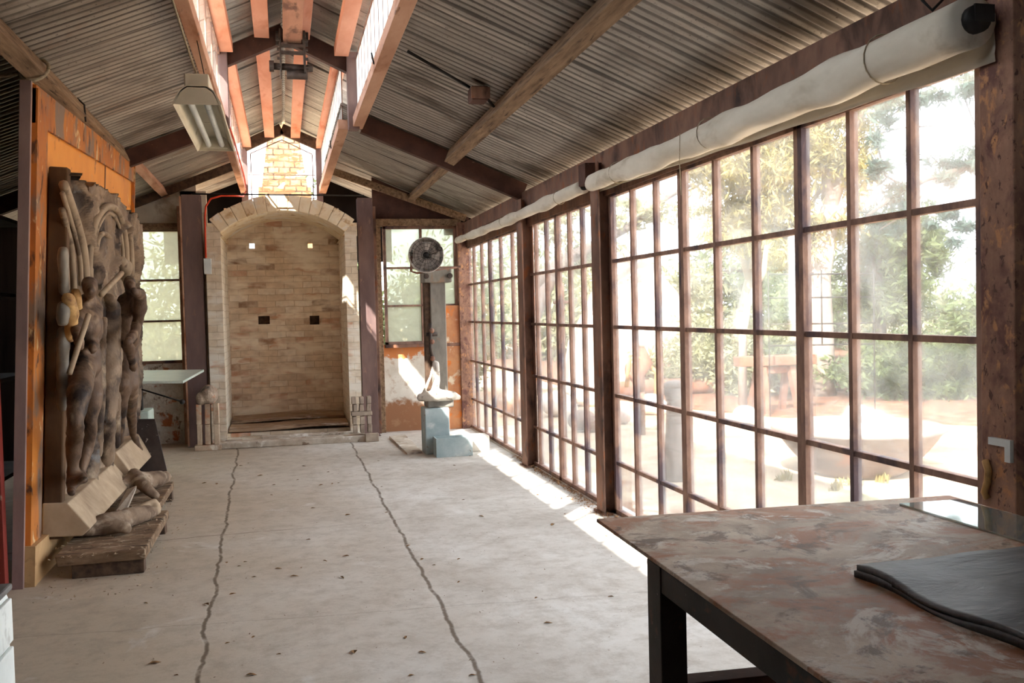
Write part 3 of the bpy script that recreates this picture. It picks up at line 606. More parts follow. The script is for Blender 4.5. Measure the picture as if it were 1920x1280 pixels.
m1 = MB(); pbox(m1, -.03, .0, 0, 2.93, -.055, .004); m1.build('edge_angle', PINK, bp)
m1 = MB(); pbox(m1, PW-.02, PW+.015, 0, 3.04, -.03, .03); m1.build('edge_strip', ORANGED, bp)
m1 = MB(); ss, _ = pan(197, 300); pbox(m1, ss-.012, ss+.012, 2.45, 2.9, 0, .006); m1.build('seam', RUST, bp)
rd = MB(); rd.box((-1.675, 5.86, 0), (-1.585, 5.93, 1.42)); tag(rd.build('red_post', REDP, None, .003), 'dark red painted post behind the edge of the orange panel', 'post')

BRONZE = mat('relief_brown_patina', (100, 82, 68), (150, 128, 106), 3.2, .62, .1, (1, 1, .7), [((176, 156, 132), 5, .62, .06), ((58, 46, 40), 3.6, .56, .06), ((120, 120, 120), 4, .68, .05)], bump=.7, bdist=.02)
BRONZED = mat('relief_dark_figures', (72, 55, 45), (124, 99, 79), 4, .55, .1, (1, 1, .7), [((150, 126, 102), 6, .62, .06), ((40, 30, 26), 4, .58, .06)], bump=.6, bdist=.015)
TAN = mat('relief_tan_ledge', (160, 138, 112), (186, 164, 138), 3, .8, spots=[((140, 118, 96), 3, .6, .12)], bump=.1)
OCHRE = mat('relief_ochre_patch', (176, 134, 82), (206, 168, 112), 6, .7, spots=[((120, 84, 56), 6, .58, .06)], bump=.6)
rel = empty('relief_sculpture', tuple(pp(1.9, .25, .1)), 'large brown relief of standing figures under pointed arches on the orange panel', 'sculpture')
SB = .06   # slab front
# background slab: height field with arches, cracks and drapery folds
sN, tN = 190, 160
a0 = pan(95, 900, .12)[0]; s0, s1 = .37, 3.62
SS = np.linspace(s0, s1, sN); TT = np.linspace(.30, 2.62, tN); SG, TG = np.meshgrid(SS, TT)
def sm(e0, e1, x): t = np.clip((x-e0)/(e1-e0), 0, 1); return t*t*(3-2*t)
H = .11+.02*np.sin(SG*9+TG*3)*np.sin(TG*7-SG*2)+.012*np.sin(SG*23+np.sin(TG*9)*2)
def arch(cs, hw, spring, peak, depth, wd=.07):
    """pointed niche with a raised moulding"""
    global H
    u = np.abs(SG-cs)/hw; top = spring+(peak-spring)*(1-np.clip(u, 0, 1)**1.9)
    inside = (u < 1) & (TG < top); d = np.minimum((1-u)*hw, (top-TG)*.6)
    H = np.where(inside, H-depth*sm(0, .06, d), H)
    ring = np.exp(-(np.where(TG < top, d, -np.minimum(np.abs(TG-top)*.6, 9))/wd*2)**2)*((u < 1.25) & (TG < top+wd*2.2)); ringo = np.exp(-((TG-top)*.6/wd*2)**2)*(u < 1.02)+np.exp(-((u-1)*hw/wd*2)**2)*(TG < spring+.03)
    H = H+.06*np.clip(np.maximum(ring, ringo), 0, 1)
CA = (pan(165, 520)[0]+pan(237, 490)[0])/2
arch(CA, .72, 1.80, 2.36, .05, .03)
arch(.30, .95, 1.9, 2.60, .05, .03)
# hollow between the two arches
hs, ht = pan(160, 372); H -= .12*np.exp(-((SG-hs)/.10)**2-((TG-ht+.05)/.20)**2)
for k in range(8):
    cs = s0+.25+k*.42+random.uniform(-.1, .1); H += .035*np.exp(-((SG-cs-.08*np.sin(TG*3+k))/.05)**2)*(TG < 1.75)
H += .02*rng.standard_normal(H.shape)*.15
_e = sorted(pan(a, b, .1) for a, b in ((96, 322), (125, 326), (142, 345), (152, 362), (160, 352), (172, 344), (196, 352), (212, 366), (224, 376), (236, 392), (250, 402), (254, 412)))
edge = np.interp(SG, [a for a, b in _e], [b for a, b in _e])+.012*np.sin(SG*31)
TGc = np.minimum(TG, edge)
sl = MB(); vs = [pp(SG[i, k], TGc[i, k], H[i, k]) for i in range(tN) for k in range(sN)]; nb = len(vs)
vs += [pp(SG[i, k], TGc[i, k], .02) for i in range(tN) for k in range(sN)]
fs = [(i*sN+k, i*sN+k+1, (i+1)*sN+k+1, (i+1)*sN+k) for i in range(tN-1) for k in range(sN-1)]
for i in range(tN-1): fs += [(i*sN, (i+1)*sN, nb+(i+1)*sN, nb+i*sN), (i*sN+sN-1, nb+i*sN+sN-1, nb+(i+1)*sN+sN-1, (i+1)*sN+sN-1)]
for k in range(sN-1): fs += [(k, nb+k, nb+k+1, k+1), ((tN-1)*sN+k, (tN-1)*sN+k+1, nb+(tN-1)*sN+k+1, nb+(tN-1)*sN+k)]
sl.add(vs, fs, True); sl.build('arched_ground', BRONZE, rel)
LITE = mat('relief_pale_moulding', (136, 118, 98), (166, 146, 122), 5, .7, .1, spots=[((96, 80, 66), 6, .6, .05)], bump=.5)
def moulding(cs, hw, spring, peak, n, r, u0=-1, lo=1.35):
    pts = []
    for u in np.linspace(u0, 1, 40): pts.append(pp(cs+u*hw, spring+(peak-spring)*(1-abs(u)**1.9), n))
    pts += [pp(cs+hw, t, n) for t in np.linspace(spring, lo, 8)[1:]]
    if u0 == -1: pts = [pp(cs-hw, t, n) for t in np.linspace(lo, spring, 8)[:-1]]+pts
    m = MB(); m.tube(pts, r*.75, 8); return m.build('arch_moulding', LITE, rel)
def mould_line(px, n, r):
    P3 = [pp(*pan(a, b, n), n) for a, b in px]; out = []
    for k in range(len(P3)-1):
        a, b, c, d = P3[max(k-1, 0)], P3[k], P3[k+1], P3[min(k+2, len(P3)-1)]
        for u in np.linspace(0, 1, 7)[:-1]: out.append(.5*((2*b)+(c-a)*u+(2*a-5*b+4*c-d)*u*u+(3*b-a-3*c+d)*u**3))
    m = MB(); m.tube(out+[P3[-1]], r, 8); return m.build('arch_moulding', LITE, rel)
mould_line([(166, 545), (167, 480), (175, 428), (187, 400), (203, 387), (218, 394), (229, 420), (235, 455), (237, 490)], .12, .028)
mould_line([(171, 540), (173, 480), (181, 436), (191, 412), (203, 400), (216, 408), (225, 432), (230, 465), (231, 490)], .115, .014)
mould_line([(180, 470), (184, 448), (193, 438), (204, 444), (209, 462), (211, 480)], .115, .02)
mould_line([(119, 345), (134, 388), (147, 430), (157, 475), (161, 530)], .13, .030)
mould_line([(117, 362), (129, 402), (141, 445), (150, 490), (152, 535)], .125, .016)
mould_line([(116, 392), (124, 425), (133, 465), (137, 510), (138, 545)], .12, .020)
mould_line([(241, 430), (246, 470), (247, 520)], .12, .025)
m1 = MB(); pbox(m1, s0-.03, s0+.06, .20, 2.50, .02, .13); m1.build('side_board', mat('relief_side_board', (66, 48, 34), (100, 74, 50), 4, .9, 0, (1, 1, .4)), rel, .01)
m1 = MB(); pbox(m1, s0-.01, 3.5, .22, .36, .015, .11); m1.build('base_block', BRONZE, rel)
# stepped ledges
def ledge(s_a, s_b, t_lo, t_hi, n1, name='ledge'):
    m = MB(); m.add([pp(s, t, n) for s in (s_a, s_b) for t, n in ((t_lo, .02), (t_lo, n1-.05), (t_lo+.05, n1), (t_hi, n1*.55), (t_hi, .02))], [(4, 3, 2, 1, 0), (5, 6, 7, 8, 9)]+[(i, (i+1) % 5, 5+(i+1) % 5, 5+i) for i in range(5)]); return m.build(name, TAN, rel, .008)
ledge(.322, 1.95, .22, .43, .30); ledge(2.05, 3.55, .26, .50, .30); ledge(1.92, 2.10, .24, .62, .16, 'plinth')
# figures: one voxel-blended body each
def figure(name, chains, m, vox=.02, balls=()):
    mb_ = MB()
    for ch_ in chains:
        pts = []
        for px, py, n, r in ch_:
            s_, t_ = pan(px, py, n); pts.append((pp(s_, t_, n), r*.70))
        for (p, r), (q, r2) in zip(pts, pts[1:]):
            mb_.tube([p, q], [r, r2], 12)
        for p, r in pts: mb_.ball(p, r*1.02, 12, 8)
    o_ = mb_.build(name, m, rel); r_ = o_.modifiers.new('blend', 'REMESH'); r_.mode = 'VOXEL'; r_.voxel_size = vox; r_.use_smooth_shade = True
    sm_ = o_.modifiers.new('smooth', 'SMOOTH'); sm_.iterations = 3; sm_.factor = .5
    tx = bpy.data.textures.get('lumps') or bpy.data.textures.new('lumps', 'CLOUDS'); tx.noise_scale = .09
    d_ = o_.modifiers.new('lumps', 'DISPLACE'); d_.texture = tx; d_.strength = .022; d_.texture_coords = 'GLOBAL'; return o_
figure('central_figure', [
    [(167, 532, .24, .072), (168, 540, .28, .062), (171, 546, .31, .03), (167, 556, .25, .045), (166, 575, .23, .12), (160, 610, .24, .15), (160, 650, .22, .12), (160, 680, .22, .15)],
    [(156, 690, .23, .12), (148, 740, .26, .10), (142, 790, .26, .07), (140, 830, .22, .075), (134, 900, .20, .045), (134, 925, .30, .035)],
    [(166, 690, .21, .12), (172, 740, .26, .10), (168, 790, .25, .07), (164, 830, .22, .07), (152, 885, .20, .045), (156, 900, .32, .035)],
    [(154, 578, .22, .06), (143, 615, .22, .05), (150, 650, .30, .042)], [(176, 578, .22, .06), (184, 620, .24, .05), (174, 655, .32, .042)]], BRONZED, .018)
figure('right_figure', [
    [(243, 528, .22, .072), (245, 535, .25, .06), (243, 548, .22, .05), (241, 570, .20, .14), (238, 610, .22, .16), (238, 650, .20, .13)],
    [(252, 560, .26, .07), (260, 592, .34, .06), (252, 625, .36, .055), (240, 640, .38, .05)],
    [(240, 660, .20, .13), (244, 720, .24, .10), (246, 770, .20, .07), (250, 815, .18, .05), (262, 843, .22, .045)],
    [(232, 660, .16, .13), (228, 720, .20, .11), (224, 780, .16, .08), (222, 830, .14, .05)]], BRONZED, .022)
figure('middle_figure', [
    [(205, 560, .16, .07), (206, 580, .14, .12), (204, 640, .16, .13), (202, 700, .17, .14), (200, 780, .17, .10), (200, 862, .14, .09)],
    [(194, 600, .16, .05), (188, 660, .18, .06), (186, 740, .17, .07), (182, 850, .14, .06)],
    [(216, 660, .14, .09), (214, 740, .15, .08), (216, 835, .12, .06)]], BRONZE, .022)
figure('raised_shield', [[(250, 545, .40, .04), (262, 552, .40, .07), (262, 580, .38, .08), (256, 620, .34, .05)], [(240, 640, .30, .06), (250, 690, .28, .05)]], BRONZED, .022)
figure('small_column', [[(118, 470, .15, .05), (120, 545, .15, .05)], [(118, 575, .17, .06), (117, 600, .17, .06)], [(118, 620, .14, .055), (118, 760, .14, .06)]], mat('relief_grey_column', (104, 98, 90), (142, 134, 122), 5, .6, .2), .02)
if 0: figure('crowned_head', [[(186, 470, .17, .075), (187, 490, .17, .05)], [(176, 460, .15, .04), (188, 446, .15, .04), (200, 462, .14, .04)]], TAN, .016)
for ch_ in ([(128, 560, .2, .06), (134, 590, .2, .07), (132, 630, .18, .06)], [(141, 550, .2, .05), (146, 590, .2, .06), (145, 610, .2, .05)], [(228, 490, .17, .06), (236, 500, .18, .08), (234, 525, .10, .04)]): figure('drapery_fold', [ch_], OCHRE if ch_[0][0] < 200 else LITE, .018)
def staff(a, b, r): 
    m = MB(); (sa, ta), (sb, tb) = pan(*a), pan(*b); m.tube([pp(sa, ta, a[2]), pp(sb, tb, b[2])], r, 8); return m.build('staff', TAN, rel)
staff((130, 700, .30), (166, 590, .34), .016); staff((190, 552, .22), (228, 512, .24), .02)

# fragments on the floor below the relief
PALW = mat('dusty_dark_planks', (98, 76, 56), (140, 114, 90), 4, .95, 0, (1, 3, 3), [((176, 156, 132), 7, .62, .06), ((60, 44, 34), 5, .6, .06)], bump=.6)
def platform(x0, x1, y0, y1, label):
    e_ = empty('low_platform', ((x0+x1)/2, (y0+y1)/2, 0), label, 'platform')
    for i in range(2): MB().box((x0+.08, y0+.03+i*(y1-y0-.16), 0), (x1-.01, y0+.12+i*(y1-y0-.16), .085), .004).build('bearer', TIMBERD, e_, .004)
    MB().box((x0, y0, .085), (x1, y1, .15), .006).build('deck', PALW, e_, .008); return e_
platform(-1.36, -.86, 6.05, 7.25, 'low dusty timber platform nearest the camera with a cast foot on it')
platform(-1.42, -.95, 7.5, 8.5, 'farther low platform holding a cast limb beside the dark board')
def frag(name, chains, label, m=BRONZED, vox=.014):
    mb_ = MB()
    for ch_ in chains:
        for (p, r), (q, r2) in zip(ch_, ch_[1:]): mb_.tube([p, q], [r, r2], 10)
        for p, r in ch_: mb_.ball(p, r, 10, 7)
    o_ = mb_.build(name, m); r_ = o_.modifiers.new('blend', 'REMESH'); r_.mode = 'VOXEL'; r_.voxel_size = vox; r_.use_smooth_shade = True
    d_ = o_.modifiers.new('lumps', 'DISPLACE'); d_.texture = bpy.data.textures['lumps']; d_.strength = .03; d_.texture_coords = 'GLOBAL'
    return tag(o_, label, 'sculpture')
FRG = mat('dusty_cast_fragment', (92, 74, 60), (140, 118, 98), 6, .9, spots=[((170, 152, 132), 8, .6, .06)], bump=.6)
frag('sculpture_fragment', [[((-1.28, 6.5, .21), .05), ((-1.18, 6.55, .22), .065), ((-1.04, 6.5, .20), .045)], [((-1.18, 6.55, .22), .07), ((-1.0, 6.8, .215), .065), ((-.93, 6.95, .20), .04)]], 'brown cast foot lying on the nearest low platform', FRG)
mb = MB(); mb.prism([at(196, 1012, 1, 7.0), at(218, 1008, 1, 7.0), at(238, 960, 1, 7.3), at(256, 918, 1, 7.6), at(236, 926, 1, 7.6), at(214, 968, 1, 7.25)], (.0, .04, .03)); o = mb.build('plaster_shard', mat('grey_plaster_shard', (150, 136, 122), (178, 164, 148), 7, .9, bump=.5), None, .01); tag(o, 'long pale shard leaning between the two low platforms', 'shard')
frag('sculpture_fragment', [[((-1.32, 7.7, .22), .07), ((-1.18, 7.9, .26), .09), ((-1.04, 8.1, .24), .07), ((-1.0, 8.3, .22), .05)], [((-1.18, 7.9, .30), .07), ((-1.08, 7.7, .26), .05), ((-1.0, 7.66, .19), .035)]], 'heap-like cast limb fragment on the farther low platform', FRG)
frag('plaster_lump', [[((-1.02, 7.1, .19), .04), ((-.95, 7.2, .20), .045), ((-.92, 7.08, .18), .03)]], 'small pale lump beside the cast foot', TAN)
mb = MB(); mb.add([(-1.55, 9.05, 0), (-1.02, 8.88, 0), (-1.185, 9.22, .62), (-1.45, 9.32, .62), (-1.55, 9.07, 0), (-1.02, 8.90, 0), (-1.185, 9.24, .62), (-1.45, 9.34, .62)], [(3, 2, 1, 0), (4, 5, 6, 7), (0, 1, 5, 4), (1, 2, 6, 5), (2, 3, 7, 6), (3, 0, 4, 7)])
tag(mb.build('leaning_board', mat('dark_speckled_board', (52, 46, 46), (84, 76, 74), 3, .8, spots=[((180, 172, 164), 22, .68, .02)])), 'dark speckled tapering board leaning beyond the relief', 'board')
# drawing table
dt = empty('drawing_table', (-1.35, 10.2, 0), 'pale green-topped drawing table beyond the relief', 'table')
GTOP = mat('pale_green_top', (180, 196, 186), (206, 216, 206), 3, .35, bump=0, spec=.5)
mb = MB(); mb.add([(-1.95, 9.85, .93), (-.98, 9.78, .90), (-.84, 10.55, .965), (-1.95, 10.6, .99), (-1.95, 9.85, .955), (-.98, 9.78, .925), (-.84, 10.55, .99), (-1.95, 10.6, 1.015)], [(3, 2, 1, 0), (4, 5, 6, 7), (0, 1, 5, 4), (1, 2, 6, 5), (2, 3, 7, 6), (3, 0, 4, 7)]); mb.build('top', GTOP, dt, .003)
MB().box((-1.62, 10.0, .0), (-1.34, 10.4, .62)).build('cabinet_base', mat('pale_green_base', (170, 186, 174), (196, 206, 196), 4, .5, bump=0), dt, .01)
MB().box((-1.5, 10.15, .62), (-1.42, 10.25, .93)).build('pillar', WIRE, dt)
mb = MB(); mb.tube([(-1.42, 10.1, .84), (-1.02, 9.95, .71)], .008, 8); lv = mb.build('lever', WIRE, dt)
mb = MB(); mb.ball((-1.01, 9.945, .705), .026, 12, 8); mb.build('knob', WIRE, lv)

# ------------------------------------------------------------------ hanging light, ropes
CREAM = mat('cream_enamel', (206, 198, 176), (222, 214, 194), 4, .5, spots=[((170, 156, 130), 9, .68, .03)], bump=.1)
lx, ly0, ly1, lz = -.39, 5.05, 6.45, 2.62
hl = empty('hanging_light', (lx, (ly0+ly1)/2, lz), 'cream twin-tube industrial light hanging by a cord left of the lantern', 'light')
mb = MB()
prof = [(-.115, 0), (-.118, .012), (-.085, .075), (-.05, .10), (.05, .10), (.085, .075), (.118, .012), (.115, 0), (.105, .01), (.078, .066), (.045, .09), (-.045, .09), (-.078, .066), (-.105, .01)]
n = len(prof); vs = [(lx+a, y, lz+b) for y in (ly0, ly1) for a, b in prof]
mb.add(vs, [(i, (i+1) % n, n+(i+1) % n, n+i) for i in range(n)]+[tuple(range(n)), tuple(reversed(range(n, 2*n)))]); mb.build('reflector', CREAM, hl)
for y, yn in ((ly0, ly0+.004), (ly1-.004, ly1)):
    MB().prism([(lx+a, y, lz+b) for a, b in ((-.11, .004), (.11, .004), (.08, .072), (.048, .096), (-.048, .096), (-.08, .072))], (0, .004, 0)).build('end_plate', CREAM, hl)
MB().box((lx-.06, ly0+.02, lz+.10), (lx+.06, ly1-.02, lz+.165)).build('ballast_housing', CREAM, hl, .006)
for sx in (-.04, .04):
    mb = MB(); mb.tube([(lx+sx, ly0+.05, lz+.035), (lx+sx, ly1-.05, lz+.035)], .017, 12); mb.build('fluorescent_tube', WHITEP, hl)
for y in (ly0+.03, ly1-.06):
    MB().box((lx-.075, y, lz+.015), (lx+.075, y+.025, lz+.085)).build('lamp_holder', CREAM, hl)
mb = MB(); mb.tube([(lx-.13, 4.75, 3.42), (lx-.10, 4.9, 3.15), (lx-.04, 5.0, 2.92), (lx, 5.1, 2.785)], .006, 6); mb.build('cord', ROPEM, hl)
mb = MB(); mb.tube([(lx, 6.3, 2.785), (lx-.05, 6.3, 3.1), (lx-.09, 6.3, 3.33)], .003, 5); mb.build('hanger_wire', WIRE, hl)
# rope round the left purlin
def loop(cx, cy, cz, wx, wz, tilt=0, n=24): return [(cx+wx*math.cos(a), cy+tilt*math.sin(a), cz+wz*math.sin(a)) for a in np.linspace(0, 2*math.pi, n)]
mb = MB(); mb.tube(loop(-1.39, 6.15, zl(-1.39)-.075, .078, .088, .10), .011, 7); mb.tube([(-1.46, 6.1, 3.0), (-1.55, 6.05, 2.97), (-1.60, 6.04, 2.95)], .010, 6); tag(mb.build('rope', ROPEM), 'pale rope looped round the left purlin', 'rope')
mb = MB(); mb.tube([(-1.46, 7.35, 3.12), (-1.39, 7.3, 3.14), (-1.33, 7.3, 3.08), (-1.325, 7.3, 2.96)], .007, 6); tag(mb.build('wire_hook', WIRE), 'bent dark wire hooked over the left purlin', 'hook')
mb = MB(); mb.tube([(-1.55, 4.9, 3.05), (-1.60, 5.0, 2.7), (-1.72, 5.2, 2.2), (-1.80, 5.6, 1.9)], .009, 6); tag(mb.build('hanging_rope', mat('dark_old_rope', (70, 60, 50), (96, 84, 70), 20, .95)), 'dark old rope hanging beside the panel edge', 'rope')
# rack in the dark corner
rk = empty('storage_rack', (-2.0, 6.9, 0), 'thin dark metal rack standing in the shadow behind the panel', 'rack')
RKM = mat('dull_rack_steel', (60, 50, 46), (84, 70, 62), 5, .8)
for x, y in ((-1.82, 6.25), (-2.5, 6.25), (-1.82, 7.6), (-2.5, 7.6)): MB().box((x-.02, y-.02, 0), (x+.02, y+.02, 2.3)).build('upright', RKM, rk)
for z in (.5, 1.15, 1.72, 2.24): MB().box((-2.5, 6.25, z), (-1.82, 7.6, z+.025)).build('shelf', RKM, rk)
mb = MB(); mb.tube([(-2.6, 5.8, 2.42), (-1.75, 6.05, 2.30)], .014, 8); tag(mb.build('metal_rod', TIMBER), 'thin rod poking out of the shadow at upper left', 'rod')

# ------------------------------------------------------------------ hoist on its rail
rl = MB(); rl.box((.075, Y0, 3.98), (.235, 8.75, 4.0)); rl.box((.148, Y0, 4.0), (.162, 8.75, 4.10)); rl.box((.075, Y0, 4.10), (.235, 8.75, 4.12)); struct('hoist_rail', rl, mat('hoist_rail_paint', (150, 100, 78), (184, 132, 106), 3, .7, 0, (1, .3, 1), [((110, 76, 62), 8, .6, .06)]), 'brown steel rail running along the middle of the lantern', .002)
hs_ = empty('hoist_trolley', (.155, 8.8, 3.85), 'dark geared trolley hanging on the end of the lantern rail', 'hoist')
HM = mat('dark_hoist_iron', (60, 52, 48), (92, 80, 72), 8, .6, .4)
for sx in (-1, 1):
    MB().box((.155+sx*.105-.008, 8.66, 3.70), (.155+sx*.105+.008, 8.94, 4.08)).build('side_plate', HM, hs_, .004)
    for y in (8.72, 8.88):
        mb = MB(); mb.lathe([(0, -.012), (.04, -.012), (.04, .012), (0, .012)], (.155+sx*.13, y, 4.03), (1, 0, 0), 18, False); mb.build('wheel', HM, hs_)
    for z in (3.74, 3.82, 3.90, 3.98):
        mb = MB(); mb.lathe([(0, -.014), (.014, -.014), (.014, .014), (0, .014)], (.155+sx*.12, 8.67, z), (1, 0, 0), 8, False); mb.build('bolt', HM, hs_)
for z in (3.92, 3.86): MB().box((.05, 8.66, z), (.26, 8.70, z+.025)).build('cross_bar', HM, hs_)
mb = MB(); mb.tube([(-.02, 8.74, 3.765), (.33, 8.74, 3.755)], .03, 12); mb.build('shaft', HM, hs_)
mb = MB(); mb.tube([(.10, 8.74, 3.70), (.28, 8.74, 3.70)], .045, 16); mb.build('drum', HM, hs_)
mb = MB(); mb.lathe([(0, -.02), (.05, -.02), (.05, .02), (0, .02)], (-.03, 8.74, 3.765), (1, 0, 0), 16, False); mb.build('gear', HM, hs_)
mb = MB(); mb.tube(loop(.685, 6.9, 3.38, .0, .055, .07), .007, 6); tag(mb.build('iron_ring', WIRE), 'dark iron ring hooked on the near right lantern beam', 'ring')
mb = MB(); mb.tube(loop(.555, 10.4, 3.37, .0, .05, .06), .006, 6); tag(mb.build('iron_ring', WIRE), 'small dark ring hooked on the far right lantern beam', 'ring')
# switch box with conduit under right roof
eb_ = empty('junction_box', (1.42, 6.75, zr(1.42)-.06), 'rust-brown electrical box hanging under the right roof slope', 'box')
MB().box((1.36, 6.66, zr(1.42)-.13), (1.48, 6.82, zr(1.42)-.03)).build('box_body', RUSTD, eb_, .006)
MB().box((1.35, 6.645, zr(1.42)-.12), (1.49, 6.66, zr(1.42)-.04)).build('cover', RUST, eb_, .003)
mb = MB(); mb.tube([(1.36, 6.74, zr(1.36)-.05), (.90, 6.62, zr(.9)-.03)], .011, 8); tag(mb.build('conduit', WIRE), 'dark conduit pipe running up from the electrical box', 'pipe')
mb = MB(); mb.tube([(1.48, 6.76, zr(1.48)-.06), (1.57, 6.9, zr(1.57)-.06)], .011, 8); tag(mb.build('conduit', WIRE), 'short dark conduit between electrical box and timber purlin', 'pipe')

# ------------------------------------------------------------------ column machine with round fan
IRON = mat('grey_cast_iron', (112, 106, 98), (150, 144, 134), 6, .7, .2, (1, 1, .4), [((160, 120, 90), 7, .64, .04)])
PBLUE = mat('pale_blue_grey_paint', (150, 166, 168), (182, 194, 194), 4, .7, spots=[((200, 206, 202), 6, .6, .06), ((140, 120, 100), 9, .68, .03)])
mc = empty('column_machine', (1.63, 10.25, 0), 'old grey workshop machine with a tall column and pale blue foot', 'machine')
MB().box((1.50, 10.22, .62), (1.58, 10.36, 2.0)).build('column_side', TIMBERD, mc, .004)
MB().box((1.56, 10.20, .58), (1.73, 10.36, 1.95)).build('column', IRON, mc, .01)
MB().box((1.49, 10.16, 1.86), (1.80, 10.40, 2.02)).build('column_head', IRON, mc, .015)
mb = MB()
for sx in (1.515, 1.775): mb = MB(); mb.lathe([(0, -.02), (.028, -.02), (.028, .02), (0, .02)], (sx, 10.15, 1.93), (0, 1, 0), 12, False); mb.build('bolt', HM, mc)
MB().box((1.45, 10.10, 0), (1.72, 10.40, .50)).build('foot', PBLUE, mc, .012)
MB().box((1.49, 10.14, .50), (1.78, 10.42, .60)).build('pedestal', IRON, mc, .015)
frm = [[((1.42, 10.16, .62), .045), ((1.60, 10.12, .64), .07), ((1.78, 10.16, .62), .05), ((1.84, 10.2, .60), .03)], [((1.56, 10.14, .64), .05), ((1.60, 10.13, .80), .035), ((1.60, 10.14, .98), .03)], [((1.44, 10.16, .64), .02), ((1.53, 10.14, .84), .015), ((1.58, 10.14, 1.0), .02)]]
mb = MB()
for ch_ in frm:
    for (p, r), (q, r2) in zip(ch_, ch_[1:]): mb.tube([p, q], [r, r2], 10)
    for p, r in ch_: mb.ball(p, r, 10, 7)
o = mb.build('clamp_vise', mat('chalky_vise_iron', (190, 180, 166), (216, 208, 198), 8, .8, spots=[((110, 96, 84), 9, .6, .05)], bump=.5), mc); r_ = o.modifiers.new('blend', 'REMESH'); r_.mode = 'VOXEL'; r_.voxel_size = .012; r_.use_smooth_shade = True
mb = MB(); mb.tube([(1.50, 10.17, 1.30), (1.62, 10.17, 1.30)], .022, 10); mb.build('crank_shaft', HM, mc)
mb = MB(); mb.tube([(1.545, 10.15, 1.42), (1.54, 10.14, 1.15), (1.56, 10.14, 1.02)], .018, 8); mb.build('feed_rod', HM, mc)
for z in (1.34, 1.22, 1.04): mb = MB(); mb.ball((1.555, 10.14, z), .03, 12, 8); mb.build('handwheel_knob', RUST, mc)
# tray beside
ty = empty('metal_trough', (1.72, 9.95, 0), 'pale blue-grey metal trough on the floor before the machine', 'trough')
for nm, a_, b_ in (('side_panel', (1.53, 9.86, 0), (1.92, 9.872, .20)), ('side_panel', (1.53, 10.06, 0), (1.92, 10.072, .20)), ('end_panel', (1.53, 9.872, 0), (1.542, 10.06, .20)), ('end_panel', (1.908, 9.872, 0), (1.92, 10.06, .20)), ('bottom_panel', (1.542, 9.872, .0), (1.908, 10.06, .012))): MB().box(a_, b_).build(nm, PBLUE, ty)
tag(MB().box((1.82, 10.12, 0), (2.16, 10.36, .17), .004).build('low_crate', mat('pale_crate', (196, 188, 176), (220, 212, 200), 5, .9), None, .01), 'low pale crate right of the machine foot in the sunlight', 'crate')
mb = MB(); mb.add([(1.22, 11.6, 0), (1.26, 10.2, 0), (1.43, 10.25, 0), (1.42, 11.65, 0), (1.22, 11.6, .03), (1.26, 10.2, .018), (1.43, 10.25, .02), (1.42, 11.65, .032)], [(3, 2, 1, 0), (4, 5, 6, 7), (0, 1, 5, 4), (1, 2, 6, 5), (2, 3, 7, 6), (3, 0, 4, 7)])
tag(mb.build('floor_plate', STONE), 'thin flat plate on the floor left of the machine', 'plate')
fan = empty('round_fan', (1.52, 10.2, 2.15), 'round mottled fan head on a bent bracket atop the column', 'fan')
FANM = mat('mottled_fan_guard', (150, 142, 136), (216, 208, 200), 9, .6, .3, spots=[((66, 56, 52), 7, .58, .05)])
fc = Vector((1.515, 10.12, 2.155)); fax = Vector((.12, 1, .05)).normalized()
mb = MB(); mb.lathe([(.0, .07), (.10, .065), (.17, .045), (.188, .0), (.192, -.012), (.186, -.02), (.180, -.01), (.165, .035), (.10, .055), (0, .06)], fc, fax, 40); mb.build('back_shell', FANM, fan)
mb = MB()
for rr_ in (.05, .09, .13, .165): 
    a_ = fax.orthogonal().normalized(); b_ = fax.cross(a_); mb.tube([fc-fax*(.05-.04*(rr_/.19)**2)+(a_*math.cos(t)+b_*math.sin(t))*rr_ for t in np.linspace(0, 2*math.pi, 30)], .0022, 4)
for k in range(20):
    a_ = fax.orthogonal().normalized(); b_ = fax.cross(a_); dd = a_*math.cos(k*math.pi/10)+b_*math.sin(k*math.pi/10); mb.tube([fc-fax*(.05-.04*(q/.19)**2)+dd*q for q in (.03, .1, .15, .186)], .002, 4)
mb.build('front_guard', WIRE, fan)
for k in range(4):
    a_ = fax.orthogonal().normalized(); b_ = fax.cross(a_); an = k*math.pi/2+.5; d1 = a_*math.cos(an)+b_*math.sin(an); d2 = a_*math.cos(an+.7)+b_*math.sin(an+.7)
    mb = MB(); mb.add([fc+d1*.03, fc+d1*.15-fax*.008, fc+d2*.15+fax*.012, fc+d2*.03, fc+d1*.03+fax*.003, fc+d1*.15-fax*.005, fc+d2*.15+fax*.015, fc+d2*.03+fax*.003], [(3, 2, 1, 0), (4, 5, 6, 7), (0, 1, 5, 4), (1, 2, 6, 5), (2, 3, 7, 6), (3, 0, 4, 7)]); mb.build('blade', FANM, fan)
mb = MB(); mb.lathe([(0, -.045), (.03, -.04), (.034, .0), (.034, .05)], fc, fax, 20); mb.build('hub', WIRE, fan)
mb = MB(); mb.tube([(1.36, 10.16, 2.13), (1.355, 10.16, 1.985), (1.42, 10.17, 1.965), (1.9, 10.17, 2.03)], .013, 8); mb.build('bracket', RUST, fan)
mb = MB(); mb.tube([(1.36, 10.16, 2.13), (1.45, 10.16, 2.15)], .013, 8); mb.build('bracket_arm', RUST, fan)

